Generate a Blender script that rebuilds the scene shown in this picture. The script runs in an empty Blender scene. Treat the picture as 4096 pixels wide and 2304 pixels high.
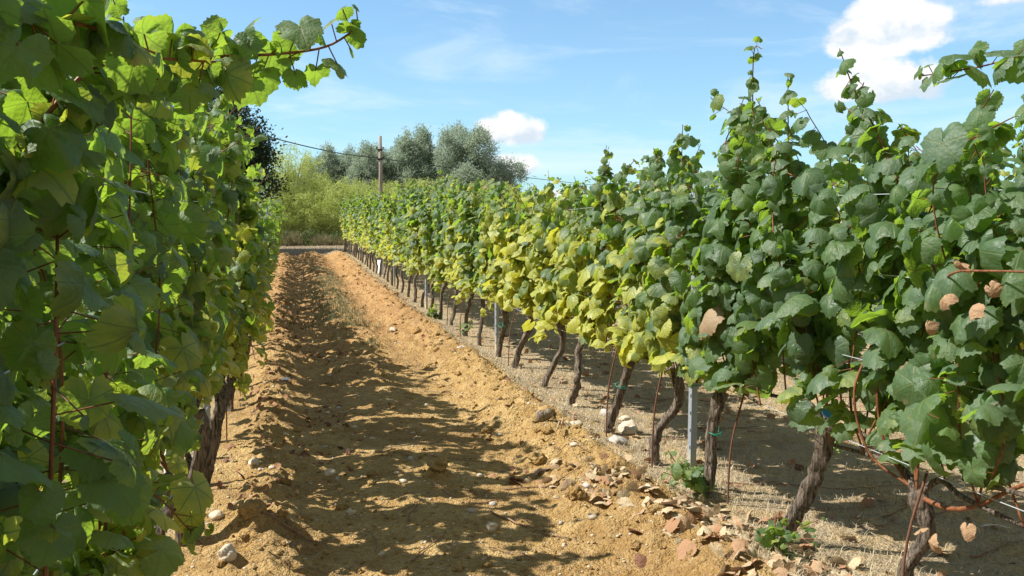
import bpy, math, random
import numpy as np
random.seed(7)
sc = bpy.context.scene
COL = sc.collection
R = math.radians
# ------------------------------------------------------------------ helpers
def link(o, parent=None):
    COL.objects.link(o)
    if parent: o.parent = parent
    return o

def tag(o, label=None, cat=None, group=None, kind=None):
    if label: o['label'] = label
    if cat: o['category'] = cat
    if group: o['group'] = group
    if kind: o['kind'] = kind
    return o

def empty(name, loc=(0, 0, 0), rz=0.0):
    o = bpy.data.objects.new(name, None)
    o.empty_display_size = .1
    o.location = loc; o.rotation_euler = (0, 0, rz)
    return link(o)

def mk(name, V, F, mat, parent=None, attrs=None, smooth=True, loc=None):
    """V (n,3); F list of int arrays, each (m,3) or (m,4)"""
    V = np.asarray(V, dtype=np.float32)
    F = [np.asarray(f, dtype=np.int32) for f in F if len(f)]
    me = bpy.data.meshes.new(name)
    idx = np.concatenate([f.ravel() for f in F])
    tot = np.concatenate([np.full(len(f), f.shape[1], dtype=np.int32) for f in F])
    start = np.concatenate([[0], np.cumsum(tot)[:-1]]).astype(np.int32)
    me.vertices.add(len(V)); me.vertices.foreach_set('co', V.ravel())
    me.loops.add(len(idx)); me.loops.foreach_set('vertex_index', idx)
    me.polygons.add(len(tot))
    me.polygons.foreach_set('loop_start', start); me.polygons.foreach_set('loop_total', tot)
    me.polygons.foreach_set('use_smooth', np.full(len(tot), smooth, dtype=bool))
    me.update(calc_edges=True); me.validate()
    for k, a in (attrs or {}).items():
        a = np.asarray(a, dtype=np.float32)
        at = me.attributes.new(k, 'FLOAT_VECTOR', 'POINT'); at.data.foreach_set('vector', a.ravel())
    me.materials.append(mat)
    o = bpy.data.objects.new(name, me)
    if loc is not None: o.location = loc
    return link(o, parent)

class MB:
    """collects pieces into one mesh"""
    def __init__(s): s.V = []; s.F = []; s.n = 0; s.A = {}
    def add(s, V, F, **A):
        V = np.asarray(V, dtype=np.float32)
        s.V.append(V); s.F += [np.asarray(f, dtype=np.int32) + s.n for f in F if len(f)]
        for k, a in A.items(): s.A.setdefault(k, []).append(a)
        s.n += len(V); return s
    def build(s, name, mat, parent=None, smooth=True, loc=None):
        A = {k: np.concatenate(a) for k, a in s.A.items()}
        # merge faces of the same size
        F = []
        for k in (3, 4):
            fs = [f for f in s.F if f.shape[1] == k]
            if fs: F.append(np.concatenate(fs))
        return mk(name, np.concatenate(s.V), F, mat, parent, A, smooth, loc)

def nrm(a): return a / np.maximum(np.linalg.norm(a, axis=-1, keepdims=True), 1e-9)

def tube(path, rad, n=6, cap=True, rough=None):
    P = np.asarray(path, dtype=float); m = len(P)
    rad = np.broadcast_to(np.asarray(rad, dtype=float), (m,))
    T = nrm(np.gradient(P, axis=0))
    ref = np.array([0, 0, 1.]) if abs(T[0][2]) < .8 else np.array([1., 0, 0])
    U = np.zeros((m, 3)); U[0] = nrm(np.cross(T[0], ref))
    for i in range(1, m):
        u = U[i-1] - T[i] * np.dot(U[i-1], T[i]); U[i] = nrm(u)
    W = np.cross(T, U)
    a = np.linspace(0, 2*np.pi, n, endpoint=False)
    rr = rad[:, None] * np.ones(n)[None]
    if rough is not None: rr = rr * rough
    V = P[:, None] + rr[..., None] * (np.cos(a)[None, :, None]*U[:, None] + np.sin(a)[None, :, None]*W[:, None])
    V = V.reshape(-1, 3)
    i, j = np.meshgrid(np.arange(m-1), np.arange(n), indexing='ij'); i = i.ravel(); j = j.ravel(); k = (j+1) % n
    F = [np.stack([i*n+j, i*n+k, (i+1)*n+k, (i+1)*n+j], 1)]
    if cap:
        V = np.concatenate([V, P[[0]], P[[-1]]]); c0 = m*n; c1 = c0+1
        jj = np.arange(n); kk = (jj+1) % n
        F.append(np.stack([np.full(n, c0), kk, jj], 1)); F.append(np.stack([np.full(n, c1), (m-1)*n+jj, (m-1)*n+kk], 1))
    return V, F

def spline(pts, m):
    """Catmull-Rom through pts, m samples"""
    P = np.asarray(pts, dtype=float); n = len(P)
    Q = np.concatenate([[2*P[0]-P[1]], P, [2*P[-1]-P[-2]]])
    t = np.linspace(0, n-1-1e-6, m); i = t.astype(int); u = (t-i)[:, None]
    a, b, c, d = Q[i], Q[i+1], Q[i+2], Q[i+3]
    return .5*((2*b)+(-a+c)*u+(2*a-5*b+4*c-d)*u**2+(-a+3*b-3*c+d)*u**3)

def box(c, s):
    c = np.array(c, float); s = np.array(s, float)/2
    V = np.array([[x, y, z] for x in (-1, 1) for y in (-1, 1) for z in (-1, 1)])*s + c
    return V, [np.array([[0,1,3,2],[4,6,7,5],[0,4,5,1],[2,3,7,6],[0,2,6,4],[1,5,7,3]])]

def hash2(ix, iy, seed=0):
    h = (ix.astype(np.int64)*374761393 + iy.astype(np.int64)*668265263 + seed*974711) & 0xffffffff
    h = ((h ^ (h >> 13))*1274126177) & 0xffffffff
    h = (h ^ (h >> 16)) & 0xffffffff
    return h/4294967295.0
def vnoise(x, y, seed=0):
    x = np.asarray(x, float); y = np.asarray(y, float)
    ix = np.floor(x); iy = np.floor(y); fx = x-ix; fy = y-iy
    fx = fx*fx*fx*(fx*(fx*6-15)+10); fy = fy*fy*fy*(fy*(fy*6-15)+10)
    a = hash2(ix, iy, seed); b = hash2(ix+1, iy, seed); c = hash2(ix, iy+1, seed); d = hash2(ix+1, iy+1, seed)
    return (a*(1-fx)+b*fx)*(1-fy)+(c*(1-fx)+d*fx)*fy
def fbm(x, y, oct=4, seed=0, gain=.5):
    s = 0; a = 1; t = 0
    for o in range(oct):
        s = s + a*vnoise(x*2**o+o*17.3, y*2**o+o*9.1, seed+o); t += a; a *= gain
    return s/t - .5
def sstep(a, b, x):
    t = np.clip((x-a)/(b-a), 0, 1); return t*t*(3-2*t)

# ------------------------------------------------------------------ materials
def newmat(name):
    m = bpy.data.materials.new(name); m.use_nodes = True
    nt = m.node_tree; nt.nodes.clear()
    out = nt.nodes.new('ShaderNodeOutputMaterial')
    return m, nt, out
class NT:
    def __init__(s, nt): s.nt = nt; s.N = nt.nodes; s.L = nt.links
    def lk(s, v, sock):
        if isinstance(v, bpy.types.NodeSocket): s.L.new(v, sock)
        elif isinstance(v, (tuple, list)) and sock.type == 'RGBA' and len(v) == 3: sock.default_value = (*v, 1)
        else: sock.default_value = v
    def math(s, op, a, b=0.0, c=0.0, clamp=False):
        n = s.N.new('ShaderNodeMath'); n.operation = op; n.use_clamp = clamp
        s.lk(a, n.inputs[0]); s.lk(b, n.inputs[1]); s.lk(c, n.inputs[2]); return n.outputs[0]
    def add(s, a, b): return s.math('ADD', a, b)
    def sub(s, a, b): return s.math('SUBTRACT', a, b)
    def mul(s, a, b): return s.math('MULTIPLY', a, b)
    def step(s, x, a, b, lo=0.0, hi=1.0):
        n = s.N.new('ShaderNodeMapRange'); n.interpolation_type = 'SMOOTHSTEP'
        s.lk(x, n.inputs[0]); s.lk(a, n.inputs[1]); s.lk(b, n.inputs[2]); s.lk(lo, n.inputs[3]); s.lk(hi, n.inputs[4]); return n.outputs[0]
    def mix(s, f, a, b, mode='MIX'):
        n = s.N.new('ShaderNodeMix'); n.data_type = 'RGBA'; n.blend_type = mode; n.clamp_factor = True
        s.lk(f, n.inputs['Factor']); s.lk(a, n.inputs[6]); s.lk(b, n.inputs[7]); return n.outputs[2]
    def attr(s, name):
        n = s.N.new('ShaderNodeAttribute'); n.attribute_name = name; return n.outputs['Vector']
    def xyz(s, v):
        n = s.N.new('ShaderNodeSeparateXYZ'); s.lk(v, n.inputs[0]); return n.outputs
    def comb(s, x, y, z):
        n = s.N.new('ShaderNodeCombineXYZ'); s.lk(x, n.inputs[0]); s.lk(y, n.inputs[1]); s.lk(z, n.inputs[2]); return n.outputs[0]
    def noise(s, vec, scale, detail=3.0, rough=.55, dist=0.0):
        n = s.N.new('ShaderNodeTexNoise'); 
        if vec is not None: s.lk(vec, n.inputs['Vector'])
        s.lk(scale, n.inputs['Scale']); n.inputs['Detail'].default_value = detail; n.inputs['Roughness'].default_value = rough
        n.inputs['Distortion'].default_value = dist
        return n.outputs['Fac']
    def voro(s, vec, scale, feature='F1'):
        n = s.N.new('ShaderNodeTexVoronoi'); n.feature = feature
        if vec is not None: s.lk(vec, n.inputs['Vector'])
        s.lk(scale, n.inputs['Scale']); return n.outputs
    def mapping(s, vec, scale=(1,1,1), rot=(0,0,0), loc=(0,0,0)):
        n = s.N.new('ShaderNodeMapping'); s.lk(vec, n.inputs[0]); n.inputs[1].default_value = loc; n.inputs[2].default_value = rot; n.inputs[3].default_value = scale; return n.outputs[0]
    def bump(s, h, strength=.5, dist=.01, normal=None):
        n = s.N.new('ShaderNodeBump'); n.inputs['Strength'].default_value = strength; n.inputs['Distance'].default_value = dist
        s.lk(h, n.inputs['Height'])
        if normal is not None: s.lk(normal, n.inputs['Normal'])
        return n.outputs[0]
    def geo(s): return s.N.new('ShaderNodeNewGeometry').outputs
    def tc(s): return s.N.new('ShaderNodeTexCoord').outputs
    def oinfo(s): return s.N.new('ShaderNodeObjectInfo').outputs
    def bsdf(s, color, rough=.7, normal=None, spec=.5, metal=0.0):
        n = s.N.new('ShaderNodeBsdfPrincipled')
        s.lk(color, n.inputs['Base Color']); s.lk(rough, n.inputs['Roughness']); s.lk(metal, n.inputs['Metallic'])
        s.lk(spec, n.inputs['Specular IOR Level'])
        if normal is not None: s.lk(normal, n.inputs['Normal'])
        return n.outputs[0]
    def mixsh(s, f, a, b):
        n = s.N.new('ShaderNodeMixShader'); s.lk(f, n.inputs[0]); s.lk(a, n.inputs[1]); s.lk(b, n.inputs[2]); return n.outputs[0]
    def transl(s, color, normal=None):
        n = s.N.new('ShaderNodeBsdfTranslucent'); s.lk(color, n.inputs[0])
        if normal is not None: s.lk(normal, n.inputs['Normal'])
        return n.outputs[0]

def leaf_mat():
    m, nt, out = newmat('vine_leaf'); g = NT(nt)
    u = g.attr('luv'); ux, uy, rnd = g.xyz(u)
    yel, dry, r2 = g.xyz(g.attr('lcol'))
    X = g.math('ABSOLUTE', ux)
    v = None; sec = None
    rr = g.math('SQRT', g.add(g.mul(X, X), g.mul(uy, uy)))
    for ang in (0, 50, 108):
        s_, c_ = math.sin(R(ang)), math.cos(R(ang))
        perp = g.math('ABSOLUTE', g.sub(g.mul(X, c_), g.mul(uy, s_)))
        along = g.add(g.mul(X, s_), g.mul(uy, c_))
        d = g.add(perp, g.step(along, .02, -.05, 0.0, 1.0))
        v = d if v is None else g.math('MINIMUM', v, d)
    vein = g.step(v, .012, .034, 1.0, 0.0)
    # secondary veins: chevrons leaving the nearest main vein
    w = g.math('SINE', g.mul(g.sub(rr, g.mul(v, .75)), 42.0))
    sec = g.step(w, .8, 1.0)
    P = g.comb(ux, uy, g.mul(rnd, 7.0))
    n1 = g.noise(P, 2.2, 3)
    green = g.mix(rnd, (.055, .110, .040), (.105, .180, .062))
    blue = g.mix(r2, green, (.105, .168, .112))
    yl = g.mix(n1, (.60, .57, .11), (.38, .46, .07))
    yf = g.step(g.add(g.add(yel, g.mul(g.sub(n1, .5), .55)), g.add(g.mul(rr, .18), g.mul(vein, -.18))), .25, .85)
    base = g.mix(yf, blue, yl)
    net = g.step(g.voro(g.comb(ux, uy, g.mul(rnd, .15)), 11.0, 'DISTANCE_TO_EDGE')[0], .012, .05, 1.0, 0.0)
    base = g.mix(g.mul(net, .16), base, (.18, .24, .08))
    base = g.mix(g.mul(vein, .5), base, (.22, .27, .09))
    base = g.mix(g.mul(sec, .14), base, (.17, .22, .07))
    base = g.mix(g.step(g.noise(P, 14.0, 4, .7), .58, .72, 0.0, .35), base, (.16, .15, .07))
    dn = g.add(dry, g.mul(g.sub(g.noise(P, 3.1, 4), .5), .5))
    df = g.step(g.add(dn, g.mul(rr, .12)), .45, .62)
    base = g.mix(df, base, g.mix(r2, (.42, .25, .12), (.55, .42, .26)))
    bk = g.geo()[6]  # backfacing
    back = g.mix(.55, base, (.15, .20, .10))
    col = g.mix(bk, base, back)
    bl = g.voro(P, 9.0, 'SMOOTH_F1')[0]
    h = g.add(g.add(g.mul(vein, -1.1), g.mul(sec, -.25)), g.mul(bl, -.9))
    nb = g.bump(g.add(h, g.mul(g.noise(P, 2.6, 2), 1.3)), .24, .012)
    pr = g.bsdf(col, g.add(.44, g.mul(rnd, .14)), nb, g.mix(df, (.5,.5,.5), (.1,.1,.1)) if False else .5)
    tcol = g.mix(.75, base, g.mix(yf, (.42, .66, .03), (.72, .66, .05)))
    tcol = g.mix(df, tcol, (.30, .16, .06))
    tcol = g.mix(g.mul(vein, .45), tcol, (.08, .13, .02))
    tr = g.transl(tcol, nb)
    sh = g.mixsh(.48, pr, tr)
    nt.links.new(sh, out.inputs[0]); return m

def simple_leaf_mat(name, c0, c1, rough=.55, tr=.3, tcol=None):
    m, nt, out = newmat(name); g = NT(nt)
    a = g.xyz(g.attr('lcol'))
    col = g.mix(a[0], c0, c1)
    pr = g.bsdf(col, rough, None, .35)
    t = g.transl(g.mix(.5, col, tcol) if tcol else col)
    nt.links.new(g.mixsh(tr, pr, t), out.inputs[0]); return m

def bark_mat(name, c0, c1, scale=(30, 30, 5), rough=.9, dist=.02, strength=.9):
    m, nt, out = newmat(name); g = NT(nt)
    oc = g.tc()[3]
    oi = g.oinfo()
    off = g.add
    vv = g.mapping(oc, scale)
    n1 = g.noise(vv, 1.0, 5, .65, .4)
    n2 = g.noise(oc, 9.0, 3)
    f = g.step(n1, .35, .68)
    col = g.mix(f, c0, c1)
    col = g.mix(g.step(n2, .5, .75), col, tuple(.5*(a+b)*1.25 for a, b in zip(c0, c1)))
    nb = g.bump(n1, strength, dist)
    nt.links.new(g.bsdf(col, rough, nb, .25), out.inputs[0]); return m

def plain_mat(name, color, rough=.6, metal=0.0, var=.25, nscale=20.0, bump=0.0, spec=.4):
    m, nt, out = newmat(name); g = NT(nt)
    oc = g.tc()[3]
    n = g.noise(oc, nscale, 4)
    col = g.mix(n, tuple(c*(1-var) for c in color), tuple(min(1, c*(1+var)) for c in color))
    nb = g.bump(n, bump, .01) if bump else None
    nt.links.new(g.bsdf(col, rough, nb, spec, metal), out.inputs[0]); return m

def soil_nodes(g, P, straw, far, red, fine=1.0):
    """ochre vineyard earth; straw/far/red are factors"""
    nA = g.noise(P, .9, 4); nB = g.noise(P, 7.0, 5, .6); nC = g.noise(P, 55.0, 4, .65); nD = g.noise(P, 230.0, 2, .6)
    ochre = g.mix(g.step(nB, .3, .7), (.48, .30, .105), (.66, .465, .205))
    ochre = g.mix(red, ochre, g.mix(g.step(nB, .3, .7), (.44, .225, .085), (.60, .365, .165)))
    ochre = g.mix(g.step(nA, .42, .66, 0.0, .55), ochre, (.33, .185, .07))
    strawc = g.mix(g.step(nC, .35, .65), (.36, .28, .17), (.60, .50, .34))
    strawc = g.mix(g.step(nB, .42, .62), strawc, (.57, .42, .22))
    strawc = g.mix(g.step(g.noise(P, 2.3, 3), .52, .66, 0.0, .6), strawc, (.29, .22, .14))
    c = g.mix(straw, ochre, strawc)
    c = g.mix(far, c, g.mix(g.step(nB, .35, .65), (.27, .21, .14), (.42, .34, .23)))
    c = g.mix(g.step(nC, .40, .72, 0.0, .45), c, (.24, .14, .06))
    c = g.mix(g.step(g.noise(P, 21.0, 5, .65), .53, .68, 0.0, .5), c, (.20, .115, .055))
    c = g.mix(g.step(g.noise(P, 27.0, 4, .6), .56, .7, 0.0, .4), c, (.66, .50, .29))
    # pale grit and dark crumbs
    vo = g.voro(P, 62.0); sp = g.xyz(vo[1])[0]
    grit = g.mul(g.step(vo[0], .16, .26, 1.0, 0.0), g.step(sp, .80, .82))
    c = g.mix(g.mul(grit, .8), c, (.62, .52, .38))
    vo2 = g.voro(P, 48.0); sp2 = g.xyz(vo2[1])[1]
    crumb = g.mul(g.step(vo2[0], .14, .28, 1.0, 0.0), g.step(sp2, .84, .86))
    c = g.mix(g.mul(crumb, .7), c, (.13, .065, .05))
    cr1 = g.voro(P, 34.0)[0]; cr2 = g.voro(P, 95.0)[0]
    h = g.add(g.add(g.add(g.mul(nB, .8), g.add(g.mul(cr1, -.35), g.mul(cr2, -.22))), g.mul(nC, .65)), g.add(g.mul(nD, .16), g.mul(grit, .16)))
    nb = g.bump(h, 1.0, .05)
    return c, nb

def ground_mat():
    m, nt, out = newmat('vineyard_earth'); g = NT(nt)
    P = g.geo()[0]
    a = g.xyz(g.attr('soil'))
    n = g.noise(P, 3.2, 5, .6)
    straw = g.step(g.add(a[0], g.mul(g.sub(n, .5), .9)), .32, .62)
    far = g.step(g.add(a[1], g.mul(g.sub(n, .5), .4)), .35, .65)
    c, nb = soil_nodes(g, P, straw, far, a[2])
    nt.links.new(g.bsdf(c, .95, nb, .12), out.inputs[0]); return m
def clod_mat():
    m, nt, out = newmat('earth_clod'); g = NT(nt)
    P = g.geo()[0]
    py = g.xyz(P)[1]
    c, nb = soil_nodes(g, P, 0.0, 0.0, g.step(py, 6.0, 20.0))
    nt.links.new(g.bsdf(c, .95, nb, .12), out.inputs[0]); return m

def post_mat():
    m, nt, out = newmat('galvanised_steel'); g = NT(nt)
    oc = g.tc()[3]; z = g.xyz(oc)[2]
    n = g.noise(oc, 60.0, 3); n2 = g.noise(oc, 14.0, 4)
    c = g.mix(n, (.27, .31, .36), (.40, .44, .49))
    mud = g.step(g.add(z, g.mul(g.sub(n2, .5), .25)), .08, .30, 1.0, 0.0)
    c = g.mix(g.mul(mud, .85), c, (.55, .46, .33))
    c = g.mix(g.step(n2, .66, .75, 0.0, .5), c, (.30, .24, .18))
    nt.links.new(g.bsdf(c, .5, None, .5, g.mul(g.sub(1.0, mud), .35)), out.inputs[0]); return m

sc.cycles.max_bounces = 8; sc.cycles.diffuse_bounces = 3; sc.cycles.glossy_bounces = 2; sc.cycles.transmission_bounces = 4
M = {}
M['leaf'] = leaf_mat()
M['bark'] = bark_mat('vine_bark', (.040, .030, .023), (.33, .265, .205), (95, 95, 7), dist=.03, strength=1.0)
M['cane'] = bark_mat('vine_cane', (.12, .042, .018), (.26, .11, .05), (60, 60, 10), .5, .003, .4)
M['ground'] = ground_mat()
M['clod'] = clod_mat()
M['post'] = post_mat()
M['wire'] = plain_mat('wire_metal', (.46, .49, .52), .45, .4, .15)
M['tie'] = plain_mat('green_tie', (.02, .30, .20), .45)
M['rust'] = plain_mat('rusty_iron', (.16, .075, .045), .85, .1, .4, 60, .3)
M['stone'] = plain_mat('stone', (.52, .44, .33), .85, 0, .3, 18, .35)
M['stone2'] = plain_mat('grey_stone', (.42, .38, .34), .85, 0, .3, 18, .35)
M['twig'] = plain_mat('dead_twig', (.25, .15, .09), .85, 0, .4, 40)
M['pale_twig'] = plain_mat('dead_straw_stalk', (.50, .38, .24), .85, 0, .3, 40)
M['wood'] = bark_mat('cut_wood', (.09, .07, .05), (.38, .30, .21), (50, 50, 12))
M['paint'] = plain_mat('blue_paint', (.07, .30, .55), .5, 0, .4, 70, .2)
M['white'] = plain_mat('white_plastic', (.78, .76, .70), .5, 0, .1)
M['pole'] = bark_mat('pole_wood', (.20, .175, .145), (.40, .36, .31), (25, 25, 1.5), dist=.01)
M['iron'] = plain_mat('dark_iron', (.04, .04, .045), .6, .3)
M['cable'] = plain_mat('cable', (.05, .07, .06), .6)
M['grape'] = plain_mat('grape_green', (.22, .34, .08), .3, 0, .2, 30)
M['dry'] = None
M['acacia'] = simple_leaf_mat('silvery_foliage', (.27, .35, .27), (.48, .56, .46), .6, .42, (.40, .48, .28))
M['acacia_bark'] = bark_mat('grey_bark', (.08, .065, .05), (.22, .18, .14), (8, 8, 2))
M['bamboo'] = simple_leaf_mat('bamboo_foliage', (.33, .43, .10), (.60, .66, .24), .5, .4, (.6, .66, .14))
M['culm'] = plain_mat('bamboo_culm', (.34, .32, .12), .5, 0, .3, 6)
M['oak'] = simple_leaf_mat('oak_foliage', (.022, .045, .022), (.055, .085, .04), .4, .2, (.10, .16, .04))
M['bramble'] = simple_leaf_mat('bramble_foliage', (.045, .085, .028), (.12, .17, .06), .45, .3, (.2, .3, .05))
M['drybrush'] = simple_leaf_mat('dry_brush', (.20, .17, .09), (.36, .33, .18), .8, .2)
M['weed'] = simple_leaf_mat('green_weed', (.09, .13, .05), (.28, .29, .15), .55, .3)
M['straw'] = simple_leaf_mat('straw', (.30, .23, .13), (.62, .54, .38), .7, .15)

def litter_mat():
    m, nt, out = newmat('dry_leaf'); g = NT(nt)
    u = g.attr('luv'); ux, uy, rnd = g.xyz(u)
    t, r2, _ = g.xyz(g.attr('lcol'))
    P = g.comb(ux, uy, g.mul(rnd, 9.0))
    c = g.mix(g.step(t, .0, .5), (.52, .42, .27), (.36, .20, .11))
    c = g.mix(g.step(t, .62, .8), c, (.20, .09, .07))
    c = g.mix(g.step(g.noise(P, 3.0, 4), .5, .7, 0.0, .5), c, (.33, .18, .09))
    nb = g.bump(g.noise(P, 6.0, 3), .5, .01)
    nt.links.new(g.mixsh(.15, g.bsdf(c, .8, nb, .2), g.transl(c)), out.inputs[0]); return m
M['dry'] = litter_mat()

# ------------------------------------------------------------------ camera, light, sky
CAMZ = 1.6
f_px = 869.0
yaw = R(14.37); pitch = R(4.474)
cam = bpy.data.cameras.new('camera'); camo = bpy.data.objects.new('camera', cam); link(camo)
cam.sensor_width = 36.0; cam.lens = 36.0*f_px/1024.0
cam.clip_start = .02; cam.clip_end = 6000
camo.location = (0, 0, CAMZ); camo.rotation_euler = (R(90)-pitch, 0, -yaw)
sc.camera = camo

SUN_EL = R(49); SUN_AZ = R(-77)           # azimuth from +Y, clockwise positive
sd = np.array([math.sin(SUN_AZ)*math.cos(SUN_EL), math.cos(SUN_AZ)*math.cos(SUN_EL), math.sin(SUN_EL)])
sun = bpy.data.lights.new('sun', 'SUN'); sun.energy = 4.9; sun.angle = R(.53); sun.color = (1.0, .955, .88)
so = bpy.data.objects.new('sun', sun); link(so)
import mathutils
so.rotation_euler = mathutils.Vector(sd).to_track_quat('Z', 'Y').to_euler()
so.location = (-20, 10, 25)

def make_world():
    w = bpy.data.worlds.new('World'); sc.world = w; w.use_nodes = True
    nt = w.node_tree; nt.nodes.clear(); g = NT(nt)
    out = nt.nodes.new('ShaderNodeOutputWorld')
    sky = nt.nodes.new('ShaderNodeTexSky'); sky.sky_type = 'NISHITA'; sky.sun_disc = False
    sky.sun_elevation = SUN_EL; sky.sun_rotation = SUN_AZ; sky.altitude = 100; sky.air_density = 1.0; sky.dust_density = .6; sky.ozone_density = 1.6
    D = g.tc()[0]
    dx, dy, dz = g.xyz(D)
    u = g.math('ARCTAN2', dx, dy); v = g.math('ARCSINE', dz)
    S = 0.1
    base = g.mix(1.0, sky.outputs[0], SKYTINT, 'MULTIPLY')
    # thin cirrus veil
    q = g.mapping(D, (1.6, 1.6, 7.0), (R(12), R(8), R(20)))
    ci = g.noise(q, 2.2, 6, .62, .6)
    veil = g.mul(g.step(ci, .46, .74), .42)
    veil = g.add(veil, g.step(v, .55, -.02, 0.04, .24))
    base = g.mix(veil, base, (5.4, 6.2, 6.7))
    # warm fill tone added to the sky outside the view, to colour shade
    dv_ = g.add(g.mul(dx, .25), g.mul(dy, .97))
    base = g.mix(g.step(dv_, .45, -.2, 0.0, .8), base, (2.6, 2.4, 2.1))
    # cumulus clouds: direction-space blobs broken up by noise
    Dm = g.mapping(D, (1, 1, 1.25)); Ds = g.mapping(D, (1, 1, 1.25), (0, 0, 0), (.010, 0, -.016))
    nb = g.noise(Dm, 21.0, 8, .60); nl = g.noise(Dm, 8.0, 4, .5)
    nb2 = g.noise(Ds, 21.0, 5, .55); nl2 = g.noise(Ds, 8.0, 3, .5)
    n = g.add(g.mul(g.sub(nb, .5), 1.5), g.mul(g.sub(nl, .5), 1.2))
    dens = None; shade = None
    for (u0, v0, a, b, k) in CLOUDS:
        du = g.mul(g.sub(u, u0), 1.0/a); dv = g.mul(g.sub(v, v0), 1.0/b)
        dvb = g.math('MAXIMUM', dv, g.mul(dv, -1.5))      # flatter base
        r = g.math('SQRT', g.add(g.mul(du, du), g.mul(dvb, dvb)))
        m = g.mul(g.sub(1.0, r), k)
        sh = g.sub(g.mul(dv, 1.0), g.mul(g.math('MAXIMUM', g.mul(m, -1.0), 0.0), 3.0))
        dens = m if dens is None else g.math('MAXIMUM', dens, m)
        shade = sh if shade is None else g.math('MAXIMUM', shade, sh)
    d = g.add(dens, n)
    mask = g.step(d, .02, .40)
    relief = g.add(g.mul(g.sub(nb, nb2), 4.5), g.mul(g.sub(nl, nl2), 3.0))
    lit = g.step(g.add(g.mul(shade, 1.0), relief), -.6, .8)
    ccol = g.mix(lit, (4.2, 4.85, 5.5), (6.1, 6.15, 6.2))
    col = g.mix(mask, base, ccol)
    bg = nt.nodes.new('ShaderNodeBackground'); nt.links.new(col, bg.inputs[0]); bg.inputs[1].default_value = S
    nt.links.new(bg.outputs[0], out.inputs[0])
SKYTINT = (.55, .90, 1.06)
def px2uv(px, py):
    F = np.array([math.sin(yaw)*math.cos(pitch), math.cos(yaw)*math.cos(pitch), -math.sin(pitch)])
    Rr = np.array([math.cos(yaw), -math.sin(yaw), 0]); U = np.cross(Rr, F)
    d = nrm(F + Rr*(px-512)/f_px - U*(py-288)/f_px)
    return math.atan2(d[0], d[1]), math.asin(d[2])
CLOUDS = []
for px, py, a, b, k in [(885, 34, 62, 36, 1.25), (905, 28, 40, 30, 1.1), (850, 48, 28, 18, 1.0),
                        (882, 86, 72, 28, 1.25), (835, 92, 20, 14, .9), (925, 70, 28, 10, .55),
                        (519, 134, 40, 20, 1.15), (515, 126, 20, 16, .9), (508, 168, 40, 17, 1.15), (548, 196, 18, 8, .8),
                        (1015, 0, 40, 7, .6), (845, 150, 24, 12, .7), (865, 135, 18, 12, .7)]:
    u0, v0 = px2uv(px, py)
    CLOUDS.append((u0, v0, a/f_px*1.08, b/f_px*1.08, k))
make_world()
sc.view_settings.view_transform = 'Standard'; sc.view_settings.look = 'None'; sc.view_settings.exposure = .78; sc.view_settings.gamma = 1

# ------------------------------------------------------------------ ground
XR = 2.3; XL = -.5
def gz(x, y, detail=True):
    x = np.asarray(x, float); y = np.asarray(y, float)
    z = .24*sstep(13, 36, y) + .10*sstep(36, 60, y) + .010*np.maximum(y-60, 0)*0
    inlane = sstep(-.45, -.1, x)*sstep(2.15, 1.85, x)
    endf = sstep(38.5, 35.5, y)*sstep(-6, -3, y)
    # wheel ruts either side of a middle ridge that grows with distance
    ridge = np.exp(-((x-.72-.12*vnoise(y*.35, y*0, 5))/.28)**2)
    rut1 = np.exp(-((x-.18)/.24)**2); rut2 = np.exp(-((x-1.38)/.26)**2)
    amp = .035 + .075*sstep(8, 15, y)
    z = z + endf*(ridge*amp*.8 - (rut1+rut2)*amp*.55)
    # berms thrown up along the row feet
    berm = np.exp(-((x-1.88)/.26)**2)
    z = z + endf*berm*(.055+.05*vnoise(y*.9, x*1.2, 11))
    z = z + endf*np.exp(-((x-2.35)/.35)**2)*.012
    z = z + endf*np.exp(-((x+.22)/.22)**2)*(.02+.06*vnoise(y*1.1, x, 12))
    # next lanes to the right
    for c in (4.6, 6.9): z = z + endf*np.exp(-((x-c)/.4)**2)*.05
    z = z + .05*fbm(x*.55, y*.55, 3, 20)
    if detail:
        near = sstep(70, 25, y)
        z = z + .030*fbm(x*2.2, y*2.2, 4, 31)*near
        clodm = np.clip(np.exp(-((x-1.80)/.30)**2)*1.0 + ridge*sstep(7, 11, y) + np.exp(-((x+.12)/.2)**2)*.8 + .20 + .45*inlane*sstep(7, 12, y), 0, 1.1)*endf
        b = 1-np.abs(2*(fbm(x*5.5, y*5.5, 2, 41)))*2.2
        b2 = 1-np.abs(2*(fbm(x*13, y*13, 2, 47)))*2.2
        z = z + clodm*(.045*(np.clip(b, 0, 1)**.7) + .030*(np.clip(b2, 0, 1)**.8)*(.4+vnoise(x*3, y*3, 49)))
        # foreground heap of clods by the first left trunk and loose lumps
        for (hx, hy, hr, hh) in ((-.2, 4.42, .17, .10), (-.02, 4.5, .12, .06), (1.5, 4.45, .11, .07), (.86, 5.2, .10, .07), (1.62, 6.5, .25, .07), (1.75, 5.9, .18, .05)):
            rr = np.sqrt((x-hx)**2+(y-hy)**2)/hr
            z = z + hh*np.clip(1-rr**2, 0, 1)*(.75+.8*fbm(x*16, y*16, 2, 51))
    return z

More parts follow.
